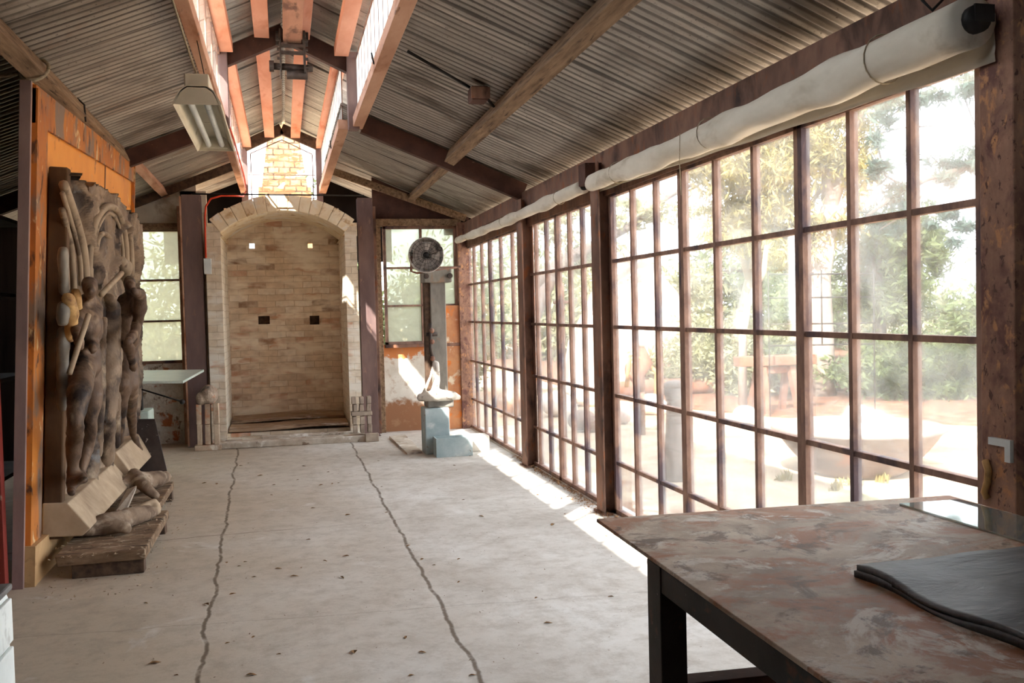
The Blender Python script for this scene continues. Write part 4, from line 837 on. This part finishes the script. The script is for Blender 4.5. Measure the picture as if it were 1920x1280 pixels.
# ------------------------------------------------------------------ work table, glass sheet, mat
TZ = .85; tc = Vector((.987, 2.958, 0)); ex = (Vector((2.286, 2.887, 0))-tc).normalized(); ey = Vector((-ex.y, ex.x, 0))*-1; ey = Vector((-.021, -1, 0)).normalized()
TWd, TLn = 1.30, 2.15
def tp(a, b, z): return tc+ex*a+ey*b+Vector((0, 0, z))
def tbox(mb, a0, a1, b0, b1, z0, z1): return mb.add([tp(a, b, z) for z in (z0, z1) for b in (b0, b1) for a in (a0, a1)], [(0, 2, 3, 1), (4, 5, 7, 6), (0, 1, 5, 4), (2, 6, 7, 3), (0, 4, 6, 2), (1, 3, 7, 5)])
def tabletop():
    t = NT('rusty_stained_tabletop')
    c = t.ramp(t.noise(3.0, 9, .7, (1, 1, 1), .4), [(.36, lin((140, 120, 100))), (.5, lin((176, 156, 134))), (.62, lin((206, 190, 170)))])
    c = t.mix(t.ramp(t.noise(2.3, 8, .7, (1, 1.4, 1), .6), [(.49, 0.), (.58, .9)]), c, lin((160, 104, 68)))
    c = t.mix(t.ramp(t.noise(3.4, 8, .75, (1.2, 1, 1), 1), [(.54, 0.), (.60, .9)]), c, lin((216, 208, 196)))
    c = t.mix(t.ramp(t.noise(6, 8, .75, (1, 1, 1), .5), [(.53, 0.), (.60, .85)]), c, lin((96, 72, 54)))
    c = t.mix(t.ramp(t.noise(34, 5, .7), [(.62, 0.), (.72, .6)]), c, lin((84, 66, 54)))
    t.color(c); t.b.inputs['Roughness'].default_value = .6; t.b.inputs['Metallic'].default_value = .1; t.bump(t.noise(18, 7, .7), .3, .006); return t.m
BLK = mat('black_speckled_steel', (34, 30, 28), (62, 54, 48), 5, .6, .2, spots=[((150, 142, 130), 45, .70, .02), ((96, 66, 50), 8, .66, .04)])
tb = empty('work_table', tuple(tp(TWd/2, TLn/2, 0)), 'large work table with a rust-stained steel top and black legs', 'table')
m1 = MB(); tbox(m1, 0, TWd, 0, TLn, TZ-.012, TZ); m1.build('tabletop', tabletop(), tb, .002)
def leg(a, b): m = MB(); tbox(m, a, a+.075, b, b+.10, 0, TZ-.012); m.build('leg', BLK, tb, .003)
leg(.0, .47); leg(TWd-.14, .47); leg(.0, TLn-.2); leg(TWd-.14, TLn-.2)
m1 = MB(); tbox(m1, .004, .05, .47, TLn-.08, TZ-.085, TZ-.012); m1.build('apron', BLK, tb, .003)
m1 = MB(); tbox(m1, TWd-.11, TWd-.07, .4, TLn-.08, TZ-.09, TZ-.012); m1.build('apron', BLK, tb, .003)
m1 = MB(); tbox(m1, .06, TWd-.08, .49, .53, TZ-.09, TZ-.012); m1.build('apron', BLK, tb, .003)
m1 = MB(); tbox(m1, .03, TWd-.07, .49, .56, .44, .505); m1.build('stretcher', RUSTD, tb, .003)
gs = MB(); gs.add([Vector(p) for z in (TZ+.001, TZ+.007) for p in ((2.02, 2.80, z), (2.2455, 2.79, z), (2.26, 1.5, z), (2.03, 1.55, z))], [(3, 2, 1, 0), (4, 5, 6, 7), (0, 1, 5, 4), (1, 2, 6, 5), (2, 3, 7, 6), (3, 0, 4, 7)])
gm = NT('sheet_glass'); _g = gm.N('ShaderNodeBsdfGlossy'); _g.inputs['Roughness'].default_value = .05; _g.inputs[0].default_value = (.85, .92, .9, 1); _m = gm.N('ShaderNodeMixShader'); _m.inputs[0].default_value = .42; gm.l.new(gm.b.outputs[0], _m.inputs[1]); gm.l.new(_g.outputs[0], _m.inputs[2]); gm.l.new(_m.outputs[0], gm.out.inputs[0]); gm.b.inputs['Base Color'].default_value = (.42, .52, .50, 1); gm.b.inputs['Roughness'].default_value = .04; gm.b.inputs['Specular IOR Level'].default_value = .9; gm.b.inputs['Alpha'].default_value = .55
tag(gs.build('glass_sheet', gm.m), 'reflective sheet of glass lying on the far right of the table', 'glass sheet')
# folded black mat
mt_ = NT('grey_black_rubber'); c = mt_.ramp(mt_.noise(3, 8, .65, (1, 2.4, 1), .5), [(.3, lin((58, 60, 62))), (.55, lin((82, 84, 86))), (.75, lin((110, 110, 110)))]); mt_.color(c); mt_.b.inputs['Roughness'].default_value = .5; mt_.bump(mt_.noise(5, 6, .6, (1, 2, 1), .5), .5, .02)
mm = empty('rubber_mat', (1.7, 1.7, TZ), 'folded dark grey rubber mat on the near part of the table', 'mat')
A_, B_, C_ = Vector((1.385, 2.105, 0)), Vector((1.95, 2.16, 0)), Vector((1.40, 1.05, 0))
def matsurf(z0, th, inset, lab, ph):
    nx_, ny_ = 26, 40; vs = []
    for lay in (1, 0):
        for j in range(ny_+1):
            for i in range(nx_+1):
                u, v = i/nx_, j/ny_; p = A_+(B_-A_)*(u*(1+0*v)+inset*(1-u))+(C_-A_)*(v+inset*(1-v)*.4); wv = .0035*math.sin(v*17+u*5+ph)+.003*math.sin(u*11-v*6+ph)
                lift = .010*math.exp(-(u/.06)**2)*(.5+.5*math.sin(v*14+1))+.004
                p = p+Vector((.012*math.sin(v*15+ph)*math.exp(-u*8), 0, 0)); vs.append((p.x, p.y, TZ+.001+z0+lay*(th+max(wv+.004, 0)+lift*.5)))
    m_ = nx_+1; NV = m_*(ny_+1); fs = []
    for j in range(ny_):
        for i in range(nx_): q = j*m_+i; fs += [(q, q+1, q+m_+1, q+m_), (NV+q, NV+q+m_, NV+q+m_+1, NV+q+1)]
    for i in range(nx_): fs += [(i, NV+i, NV+i+1, i+1), (ny_*m_+i, ny_*m_+i+1, NV+ny_*m_+i+1, NV+ny_*m_+i)]
    for j in range(ny_): a = j*m_; b = a+m_; fs += [(a, b, NV+b, NV+a), (a+nx_, NV+a+nx_, NV+b+nx_, b+nx_)]
    x = MB(); x.add(vs, fs, True); return x.build(lab, mt_.m, mm)
matsurf(0, .006, 0, 'lower_fold', 0); matsurf(.012, .006, .004, 'upper_fold', .4)

# white drawer unit at lower left
wc = empty('drawer_unit', (-1.25, 3.3, 0), 'white metal drawer unit at the lower left edge', 'cabinet')
MB().box((-1.55, 2.6, 0), (-1.0, 3.74, .575)).build('body', WHITEP, wc, .02)
MB().box((-1.57, 2.58, .575), (-.99, 3.75, .60)).build('top', mat('grey_worktop', (96, 94, 92), (120, 118, 116), 5, .6), wc, .008)
for z0_, z1_ in ((.40, .555), (.20, .38), (.03, .18)): MB().box((-1.0, 2.66, z0_), (-.984, 3.71, z1_)).build('drawer', WHITEP, wc, .004)
# latch on the near post
mb = MB(); mb.box((2.325, 2.64, 1.05), (2.34, 2.74, 1.075)); mb.box((2.325, 2.64, 1.00), (2.34, 2.665, 1.05)); tag(mb.build('latch', WHITEP), 'small white angle latch on the nearest rusty post', 'latch')
mb = MB(); mb.tube([(2.33, 2.76, .99), (2.325, 2.74, .96), (2.33, 2.75, .92), (2.325, 2.76, .88), (2.33, 2.75, .86)], .012, 8); tag(mb.build('crusty_fitting', OCHRE), 'pale crusty fitting low on the nearest rusty post', 'fitting')

# ------------------------------------------------------------------ litter
LEAFM = mat('dry_leaf', (96, 70, 46), (150, 112, 70), 30, .9, bump=0)
lf = MB(); lf.add([(0, -.022, 0), (.012, -.006, .004), (.011, .010, .007), (0, .026, .003), (-.010, .010, .008), (-.012, -.006, .005)], [(0, 1, 2, 3), (0, 3, 4, 5)])
def leafobj(first, x, y, rot, s): pass
first = None
for k in range(70):
    if k < 20: y = random.uniform(3.6, 6); x = random.uniform(-1.0, 1.1)
    else: y = random.uniform(3.4, 11); x = random.uniform(-.9, 2.1)
    if first is None: first = lf.build('dry_leaf', LEAFM); o = first; tag(o, 'small dry brown leaf on the bare concrete floor', 'leaf', 'dry leaves scattered over the floor'); m_ = o.modifiers.new('t', 'SOLIDIFY'); m_.thickness = .001
    else: o = first.copy(); COL.objects.link(o)
    sc_ = random.uniform(.5, 1.15); o.location = (x, y, .001); o.rotation_euler = (0, 0, random.uniform(0, 6.3)); o.scale = (sc_*random.uniform(.6, 1.2), sc_, sc_)
def scatter(name, n, fn, m, sz, label, cat, up=.8, kind='stuff'):
    vs = np.zeros((n, 4, 3))
    for i in range(n):
        p, s_ = fn(); r3 = Euler((random.uniform(-up, up), random.uniform(-up, up), random.uniform(0, 6.3))).to_matrix(); l, w_ = sz*s_*random.uniform(.6, 1.4), sz*s_*random.uniform(.25, .5)
        for k, (a, b) in enumerate(((-l, 0), (0, -w_), (l, 0), (0, w_))): vs[i, k] = Vector(p)+r3 @ Vector((a, b, 0))
    me = bpy.data.meshes.new(name); me.from_pydata(vs.reshape(-1, 3).tolist(), [], [(4*i, 4*i+1, 4*i+2, 4*i+3) for i in range(n)]); me.materials.append(m)
    o = bpy.data.objects.new(name, me); COL.objects.link(o); return tag(o, label, cat, None, kind)
def sillp():
    y = random.uniform(5.0, 9.6); d = abs(random.gauss(0, .05)); return (XW-.04-d*(.6 if y > 7.5 else 1.5), y, .006+random.uniform(0, .02)*max(0, 1-d*8)), 1
scatter('leaf_litter', 1500, sillp, mat('brown_litter', (120, 84, 56), (170, 130, 92), 30, .95, bump=0), .014, 'drift of brown leaf litter along the foot of the glass wall', 'leaf litter', .5)
def gritp():
    return (random.uniform(-1.3, 2.2), random.uniform(3.0, 11.5)**1, .003), random.choice((.3, .4, .6, 1.))
scatter('floor_grit', 1500, gritp, mat('floor_grit_mat', (110, 92, 74), (146, 128, 108), 30, .95, bump=0), .009, 'fine grit and twigs over the concrete floor', 'grit', .2)
def palp(): return (random.uniform(-1.4, -.85), random.uniform(5.9, 7.6), .156+random.uniform(0, .01)) if random.random() < .6 else (random.uniform(-1.4, -.75), random.uniform(5.6, 7.5), .004), 1
scatter('dust_shavings', 500, palp, TAN, .012, 'pale shavings and dust around the low platforms', 'shavings', .6)

# ------------------------------------------------------------------ outside
GROUND = mat('pale_dry_ground', (168, 148, 124), (190, 172, 148), .8, .95, spots=[((142, 106, 80), .5, .56, .06), ((120, 116, 84), .7, .62, .04)], bump=.5, bdist=.03)
mb = MB(); mb.box((XW+.13, -12, -.3), (70, 90, -.05)); struct('ground', mb, GROUND, 'bright dry bare ground outside the glass wall')
mb = MB(); mb.box((-40, 12.4, -.3), (XW+.125, 90, -.06)); struct('ground', mb, GROUND, 'bare ground behind the end wall and kiln')
mb = MB(); mb.box((-40, -12, -.3), (XL-.15, 12.4, -.06)); struct('ground', mb, GROUND, 'bare ground on the left of the shed')
bedp = [at(a, b, 2, -.05) for a, b in ((1120, 745), (1300, 768), (1450, 782), (1560, 788), (1700, 793), (1853, 800), (2050, 806))]
mb = MB(); mb.prism([Vector((p.x, p.y, -.06)) for p in bedp]+[Vector((45, 30, -.06)), Vector((6, 34, -.06))], (0, 0, .035)); struct('ground_bed', mb, mat('red_brown_mulch', (94, 60, 44), (122, 84, 62), 3, .95, spots=[((140, 112, 88), 5, .6, .05)], bump=.5, bdist=.03), 'reddish mulch bed along the trees outside')
# concrete bowl + tilted block
bl = empty('concrete_bowl', (5.15, 7.75, -.05), 'wide shallow concrete bowl on the sunny ground outside', 'bowl')
CONC = mat('pinkish_concrete', (112, 96, 88), (138, 122, 114), 3, .9, spots=[((150, 110, 90), 4, .64, .05)])
mb = MB(); mb.lathe([(0, 0), (.36, 0), (.46, .06), (.62, .24), (.74, .40), (.78, .42), (.75, .45), (.70, .44), (.58, .26), (.40, .09), (0, .06)], (5.15, 7.75, -.05), (0, 0, 1), 48); mb.build('bowl_body', CONC, bl)
WB = mat('white_plaster_block', (226, 222, 216), (240, 238, 234), 3, .8, spots=[((196, 150, 124), 5, .68, .04)], bump=.2)
qs = [at(1585, 800, 1, 8.3), at(1640, 752, 1, 8.45), at(1742, 797, 1, 8.15), at(1672, 862, 1, 7.9)]
qs = [at(1532, 852, 1, 8.15), at(1597, 752, 1, 8.5), at(1700, 790, 1, 8.15), at(1640, 860, 1, 7.85)]
V_ = Vector((.28, .15, -.12)); mb = MB(); mb.prism(qs, V_); blk = tag(mb.build('plaster_block', WB), 'big tilted white block propped on the concrete bowl outside', 'block')
mb = MB(); o_ = Vector((.012, -.006, -.008)); mb.prism([qs[2]+o_*.6, qs[3]+o_*.6, qs[3]+V_+o_*.6, qs[2]+V_+o_*.6], o_); tag(mb.build('shaded_edge', mat('block_shaded_edge', (84, 50, 36), (116, 78, 58), 6, .9), blk), 'brown edge with its shade put into the colour')  # pink-brown side of the block, darkened in colour as its shaded face
# stump post
e = Vector(at(1268, 900, 2, -.05)); mb = MB(); mb.tube([(e.x, e.y, -.05), (e.x, e.y, .25), (e.x+.01, e.y, .66), (e.x, e.y, .80)], [.115, .10, .085, .11], 14); mb.ball((e.x, e.y, .82), (.11, .11, .05)); tag(mb.build('carved_post', mat('grey_weathered_stone', (112, 100, 94), (144, 132, 124), 5, .9)), 'grey weathered stump-like post just outside the near glass bay', 'post')
# timber trestle
tx_, ty_ = 6.9, 12.4
tr_ = empty('log_trestle', (tx_, ty_, -.05), 'rust-red timber trestle with a plank across it outside', 'trestle')
LOG = mat('reddish_log', (106, 70, 54), (136, 94, 74), 4, .9)
for sx in (-.25, .25):
    for sy in (-.16, .16): mb = MB(); mb.beam((tx_+sx, ty_+sy*1.6, -.05), (tx_+sx*.9, ty_+sy*.4, .62), .09, .09); mb.build('leg', LOG, tr_)
mb = MB(); mb.beam((tx_-.6, ty_, .72), (tx_+.6, ty_-.05, .72), .22, .14); mb.build('plank', LOG, tr_, .01)
mb = MB(); mb.beam((tx_-.3, ty_, .58), (tx_+.3, ty_, .58), .12, .1); mb.build('cross_beam', LOG, tr_, .01)
# low log edging
for k, (xa, ya, xb, yb, z) in enumerate(((5.6, 15.6, 10.2, 15.2, .10), (9.4, 14.7, 13.5, 14.2, .09), (13.0, 14.2, 18.5, 13.2, .10), (6.2, 16.6, 12.0, 16.4, .35))):
    mb = MB(); mb.tube([(xa+(xb-xa)*t, ya+(yb-ya)*t, z+.02*math.sin(t*9)) for t in np.linspace(0, 1, 9)], .14, 10); tag(mb.build('edging_log', LOG), ['reddish edging log far left of the block outside', 'reddish edging log behind the tilted white block', 'reddish edging log at far right outside', 'upper reddish log lying on the farther bank'][k], 'log')
# small rocks and junk near the far bays
junk = [((3.7, 11.6), .20, (120, 96, 84)), ((4.4, 12.2), .16, (170, 150, 140)), ((3.9, 13.4), .26, (206, 196, 188)), ((5.2, 13.0), .22, (214, 206, 196)), ((3.35, 13.8), .30, (150, 110, 86)), ((5.9, 11.4), .17, (226, 222, 216)), ((4.7, 14.6), .30, (186, 166, 150))]
jl = ['dark reddish boulder outside the farthest glass bay', 'small grey-pink rock outside the farthest glass bay', 'pale rock beyond the farthest glass bay', 'whitish rock beyond the middle glass bay', 'brown boulder close outside the shed corner', 'small white rock left of the trestle', 'large buff rock beyond the middle bay']
for ((x, y), r_0, c_), lb in zip(junk, jl):
    mb = MB(); mb.ball((x, y, r_0*.5), (r_0, r_0*.8, r_0*.7), 12, 8); mb.ball((x+r_0*.5, y-.1, r_0*.3), r_0*.6, 10, 7); o = mb.build('rock', mat('rock_%d' % c_[0], c_, tuple(min(255, v+24) for v in c_), 5, .9, bump=.6, bdist=.03)); rm = o.modifiers.new('r', 'REMESH'); rm.mode = 'VOXEL'; rm.voxel_size = .04; rm.use_smooth_shade = True; tag(o, lb, 'rock')
# garden figure on a stake: a plain cross shaped metal piece
gfx = empty('garden_cross', (3.3, 11.0, -.05), 'thin rusty cross-shaped metal stake outside the middle bay', 'stake')
mb = MB(); mb.tube([(3.3, 11.0, -.05), (3.3, 11.0, 1.85)], .022, 8); mb.build('stake', RUST, gfx)
mb = MB(); mb.tube([(3.18, 11.0, 1.62), (3.42, 11.0, 1.62)], .02, 8); mb.build('arm', RUST, gfx)
gp = empty('garden_sculpture', (4.3, 11.0, -.05), 'small bright scrap-metal garden piece with a white round head', 'sculpture')
mb = MB(); mb.tube([(4.3, 11, -.05), (4.3, 11, .5)], .04, 8); mb.build('stand', RUST, gp); mb = MB(); mb.ball((4.3, 11, 1.15), .11, 14, 10); mb.build('round_head', WB, gp)
mb = MB(); mb.tube([(4.3, 11, .5), (4.22, 11, .7), (4.36, 11, .85), (4.3, 11, 1.05)], [.05, .11, .09, .04], 10); mb.build('twisted_body', LOG, gp)
mb = MB(); mb.tube([(4.1, 11, .55), (4.15, 11, .95), (4.3, 11, .9), (4.5, 11, .72), (4.48, 11, .45)], .03, 8); mb.build('bent_arms', OCHRE, gp)
# pale conical tent behind
tn = empty('canvas_tent', (6.6, 17.0, -.05), 'pale pointed tent-like mound among the yellow foliage', 'tent')
mb = MB(); mb.lathe([(1.5, 0), (1.35, .9), (.85, 1.9), (.25, 2.6), (.03, 2.72)], (6.9, 18.0, -.05), (0, 0, 1), 22); mb.build('canvas', mat('faded_pink_canvas', (178, 158, 146), (198, 182, 170), 1.5, .9), tn)
# stands in for a reflection in the glass, added as a wire fence
lt = empty('reflection_grid', (7.4, 11.6, 0), 'thin dark wires added outside as a reflection in the central glass unit', 'grid')
mb = MB()
for z in (.95, 1.25, 1.62, 1.95): mb.tube([(6.6, 12.0, z), (8.2, 11.9, z-.02)], .012, 5)
for t in (0, .25, .5, .75, 1): mb.tube([(6.6+1.6*t, 12-.1*t, -.05 if t in (0, 1) else .95), (6.6+1.6*t, 12-.1*t, 2.0)], .012, 5)
mb.build('reflection_wires', WIRE, lt)

# ---- trees
def leafmat(name, a, b, tr=.35):
    t = NT(name); c = t.ramp(t.noise(1.3, 3, .6), [(.3, lin(a)), (.7, lin(b))]); t.color(c); t.b.inputs['Roughness'].default_value = .55; t.b.inputs['Specular IOR Level'].default_value = .3
    tl = t.N('ShaderNodeBsdfTranslucent'); t.l.new(c, tl.inputs[0]); mx = t.N('ShaderNodeMixShader'); mx.inputs[0].default_value = tr; t.l.new(t.b.outputs[0], mx.inputs[1]); t.l.new(tl.outputs[0], mx.inputs[2]); t.l.new(mx.outputs[0], t.out.inputs[0]); return t.m
LY = leafmat('yellow_green_leaf', (132, 122, 76), (172, 160, 104)); LG = leafmat('mid_green_leaf', (78, 92, 60), (112, 122, 82)); LD = leafmat('deep_green_leaf', (60, 80, 58), (84, 104, 74)); LP = leafmat('pale_leaf', (126, 128, 98), (158, 158, 124)); LB = leafmat('blue_green_needle', (62, 82, 76), (94, 110, 98))
BARK = mat('pale_eucalypt_bark', (136, 122, 112), (168, 154, 144), 3, .9, 0, (1, 1, .3), [((150, 130, 112), 4, .6, .06)]); BARKD = mat('grey_bark', (84, 74, 70), (110, 100, 94), 3, .9, 0, (1, 1, .3))
def leaves(blobs, n, sz, m, parent, name='foliage', droop=0., long=1.8):
    tot = sum(b[1][0]*b[1][1]*b[1][2] for b in blobs)**1; P = []
    for c, r in blobs:
        k = max(20, int(n*(r[0]*r[1]*r[2])/tot)); 
        nc = max(4, k//60); cc = rng.normal(size=(nc, 3)); cc /= np.linalg.norm(cc, axis=1)[:, None]; cc *= (rng.random((nc, 1))**.4)
        idx = rng.integers(0, nc, k); q = cc[idx]+rng.normal(size=(k, 3))*.17; P.append(np.array(c)+q*np.array(r))
    P = np.vstack(P); k = len(P); d = rng.normal(size=(k, 3)); d[:, 2] -= droop; d /= np.linalg.norm(d, axis=1)[:, None]
    e = np.cross(d, rng.normal(size=(k, 3))); e /= np.linalg.norm(e, axis=1)[:, None]; l = sz*(.6+.8*rng.random((k, 1)))
    V = np.stack([P-d*l*long*.5, P-e*l*.28, P+d*l*long*.5, P+e*l*.28], 1).reshape(-1, 3)
    off = np.array(parent.location); me = bpy.data.meshes.new(name); me.from_pydata((V-off).tolist(), [], [(4*i, 4*i+1, 4*i+2, 4*i+3) for i in range(k)]); me.materials.append(m)
    o = bpy.data.objects.new(name, me); COL.objects.link(o); o.parent = parent; return o
def tree(name, x, y, trunk, blobs, n, sz, lm_, bark, label, cat='tree', group=None, droop=0., long=1.8, limbs=True):
    e_ = empty(name, (x, y, -.05), label, cat, group); 
    if trunk:
        m = MB(); pts, rs = zip(*trunk); m.tube([(x+a, y+b, -.05+c) for a, b, c in pts], list(rs), 10); m.build('trunk', bark, e_)
        if limbs:
            for c, r in blobs[:7]:
                base = Vector((x+pts[-1][0], y+pts[-1][1], pts[-1][2]-.05)); cc = Vector(c); m = MB(); mid = (base+cc)/2+Vector((random.uniform(-.2, .2), random.uniform(-.2, .2), .1)); m.tube([base, mid, cc, cc+(cc-mid)*.5], [rs[-1]*.8, rs[-1]*.55, rs[-1]*.32, .01], 7); m.build('branch', bark, e_)
    leaves(blobs, n, sz, lm_, e_, droop=droop, long=long); return e_
def blob(px, py, Y, rx, rz, ry=None): p = at(px, py, 1, Y); return (tuple(p), (rx, ry or rx, rz))
Yy = 14.5
tree('wattle_tree', 7.9, 15.2, [((0, 0, 0), .13), ((-.15, 0, 1.0), .11), ((.1, 0, 2.0), .09)], [blob(1340, 300, Yy, .7, .7), blob(1440, 330, Yy, .8, .8), blob(1500, 250, Yy, .8, .7), blob(1580, 300, Yy, .7, .8), blob(1400, 420, Yy, .7, .5), blob(1560, 420, Yy, .6, .4), blob(1470, 450, Yy, .8, .5), blob(1380, 200, Yy, .9, .6)], 24000, .062, LY, BARK, 'feathery yellow-green tree behind the central glass units', droop=.8, long=2.6)
tree('gum_tree', 8.75, 14.2, [((0, 0, 0), .26), ((0, 0, .9), .23), ((.05, .1, 2.0), .20), ((.3, .1, 3.2), .16)], [blob(1560, 180, 14.5, 1.0, .6), blob(1640, 120, 14.5, 1.0, .6)], 3000, .09, LP, BARK, 'thick pale-barked gum trunk right of the central mullion')
tree('sapling', 6.9, 13.4, [((0, 0, 0), .07), ((.02, 0, 1.1), .06), ((.12, 0, 1.6), .055), ((.4, 0, 2.1), .045), ((.45, 0, 2.5), .03)], [blob(1470, 560, 13.4, .35, .3), blob(1430, 660, 13.6, .4, .4)], 900, .07, LG, BARK, 'slender white curving trunk in the middle of the view outside', limbs=False)
tree('pine_tree', 10.8, 15.6, [((0, 0, 0), .14), ((.1, 0, 1.5), .12), ((0, 0, 2.6), .08)], [blob(1690, 470, 15.5, .85, .7), blob(1670, 560, 15.5, .8, .5), blob(1720, 420, 15.3, .5, .4), blob(1620, 520, 15.8, .6, .6)], 9000, .075, LG, BARKD, 'rounded green pine between the two right-hand mullions', long=2.4)
tree('overhanging_pine', 13.0, 13.0, [((0, 0, 0), .3), ((-.3, 0, 2.5), .26), ((-1.2, -.3, 4.0), .2)], [blob(1840, 300, 10.5, .55, .22), blob(1790, 330, 10.5, .35, .18), blob(1700, 370, 10.5, .35, .22), blob(1660, 300, 10.4, .30, .30), blob(1690, 200, 10.3, .38, .25), blob(1830, 440, 10.5, .35, .22), blob(1780, 410, 10.8, .35, .16), blob(1820, 160, 10.2, .45, .25), blob(1650, 420, 10.8, .3, .25)], 3600, .06, LB, BARKD, 'overhanging blue-green pine boughs at the upper right outside', limbs=False, long=2.6)
ov = [o for o in bpy.data.objects if o.name.startswith('overhanging_pine')][0]
for pts, rr_ in (([(1900, 285), (1850, 300), (1800, 318), (1740, 335), (1680, 365), (1625, 405)], .055), ([(1700, 350), (1660, 330), (1640, 250), (1690, 200)], .02), ([(1850, 300), (1830, 240), (1800, 160), (1760, 120)], .02), ([(1760, 330), (1700, 400), (1650, 430)], .018), ([(1760, 235), (1690, 240), (1600, 262)], .013)):
    m = MB(); m.tube([at(a, b, 1, 10.5) for a, b in pts], list(np.linspace(rr_, rr_*.35, len(pts))), 8); m.build('bough', BARKD, ov)
tree('shrub', 10.1, 13.6, None, [blob(1640, 700, 13.6, .8, .45), blob(1700, 670, 13.8, .8, .5), blob(1760, 700, 13.4, .8, .45), blob(1720, 740, 13.3, .8, .3)], 12000, .07, LG, BARKD, 'dense green shrub behind the tilted white block', 'shrub')
tree('shrub', 12.2, 13.2, None, [blob(1830, 700, 13.2, .8, .55), blob(1880, 680, 13.2, .8, .6), blob(1820, 740, 13.0, .6, .3)], 9000, .07, LG, BARKD, 'dense green shrub beside the nearest rusty post', 'shrub')
tree('shrub', 7.6, 14.6, None, [blob(1450, 680, 14.6, .8, .55), blob(1390, 690, 15.2, .8, .5), blob(1500, 700, 14.4, .5, .5)], 7000, .07, LP, BARKD, 'pale olive shrub behind the log trestle', 'shrub')
tree('shrub', 6.4, 15.6, None, [blob(1330, 660, 15.8, .8, .6), blob(1280, 690, 16, .8, .5)], 6000, .07, LP, BARKD, 'straw-coloured shrub left of the tent-like mound', 'shrub')
for k, (px, Yd, z_, r_0, lm_, lab) in enumerate(((1230, 25, 560, 2.4, LP, 'pale tree far beyond the left unit of the near bay'), (1110, 27, 560, 2.6, LP, 'pale tree far beyond the middle glass bay'), (1010, 30, 540, 3.0, LG, 'green tree far beyond the middle glass bay column'), (920, 34, 540, 3.4, LP, 'hazy tree far beyond the farthest glass bay'), (1400, 27, 500, 2.8, LG, 'tall green tree in the distance behind the wattle'), (1560, 30, 560, 3.4, LG, 'green tree in the distance behind the gum trunk'), (1760, 26, 600, 2.6, LP, 'pale olive tree in the distance at right'), (1900, 24, 560, 2.6, LG, 'green tree in the distance beyond the nearest post'))):
    p = at(px, z_, 1, Yd); tree('distant_tree', p.x, p.y, [((0, 0, 0), .3), ((.1, 0, max(p.z, 1.2)), .2)], [((p.x-r_0*.35, p.y, p.z-.3), (r_0*.75, r_0*.7, r_0*.6)), ((p.x+r_0*.4, p.y, p.z-.5), (r_0*.7, r_0*.7, r_0*.55)), ((p.x, p.y, p.z-1.5), (r_0*.8, r_0*.7, r_0*.5))], 6000, .15, lm_, BARKD, lab, 'tree', 'distant trees beyond the yard')
# dark leaning limb seen through the middle and far bays
gl_ = tree('leaning_tree', *at(985, 640, 1, 17).xy, [((0, 0, 0), .22), ((.1, 0, 1.4), .18), ((.5, 0, 2.2), .16)], [blob(1090, 470, 17, .7, .35), blob(1180, 400, 17, .8, .4), blob(1030, 420, 17, .6, .3), blob(1250, 390, 17, .8, .35)], 2600, .08, LP, BARKD, 'grey leaning tree with a long limb beyond the middle bay', limbs=False)
m = MB(); m.tube([at(a, b, 1, 17) for a, b in ((1002, 530), (1035, 510), (1065, 485), (1110, 462), (1180, 425), (1250, 370), (1300, 345))], [.17, .15, .12, .10, .08, .06, .03], 9); m.build('long_limb', BARKD, gl_)
tree('shrub', 2.2, 16.5, None, [((1.6, 16.5, .9), (.9, .6, 1.0)), ((2.8, 16.8, 1.2), (.9, .6, 1.2)), ((.95, 16.6, 2.6), (.5, .5, 1.4))], 9000, .09, LG, BARKD, 'green bushes behind the fan window and gable', 'shrub')
tree('shrub', -2.2, 17, None, [((-1.6, 17, 1.4), (.9, .6, 1.4)), ((-3.0, 17, 1.2), (.9, .6, 1.2))], 6000, .09, LP, BARKD, 'pale bushes behind the narrow left window', 'shrub')
for px, py in ((1470, 900), (1600, 912), (1665, 905), (1565, 918)):
    p = at(px, py, 2, -.05); t_ = empty('grass_tuft', tuple(p), 'sparse grass tuft at the foot of the concrete bowl', 'grass', 'grass tufts round the bowl'); leaves([(tuple(p+Vector((0, 0, .03))), (.10, .10, .03))], 50, .035, LY, t_, 'blades', -2.5, 3)
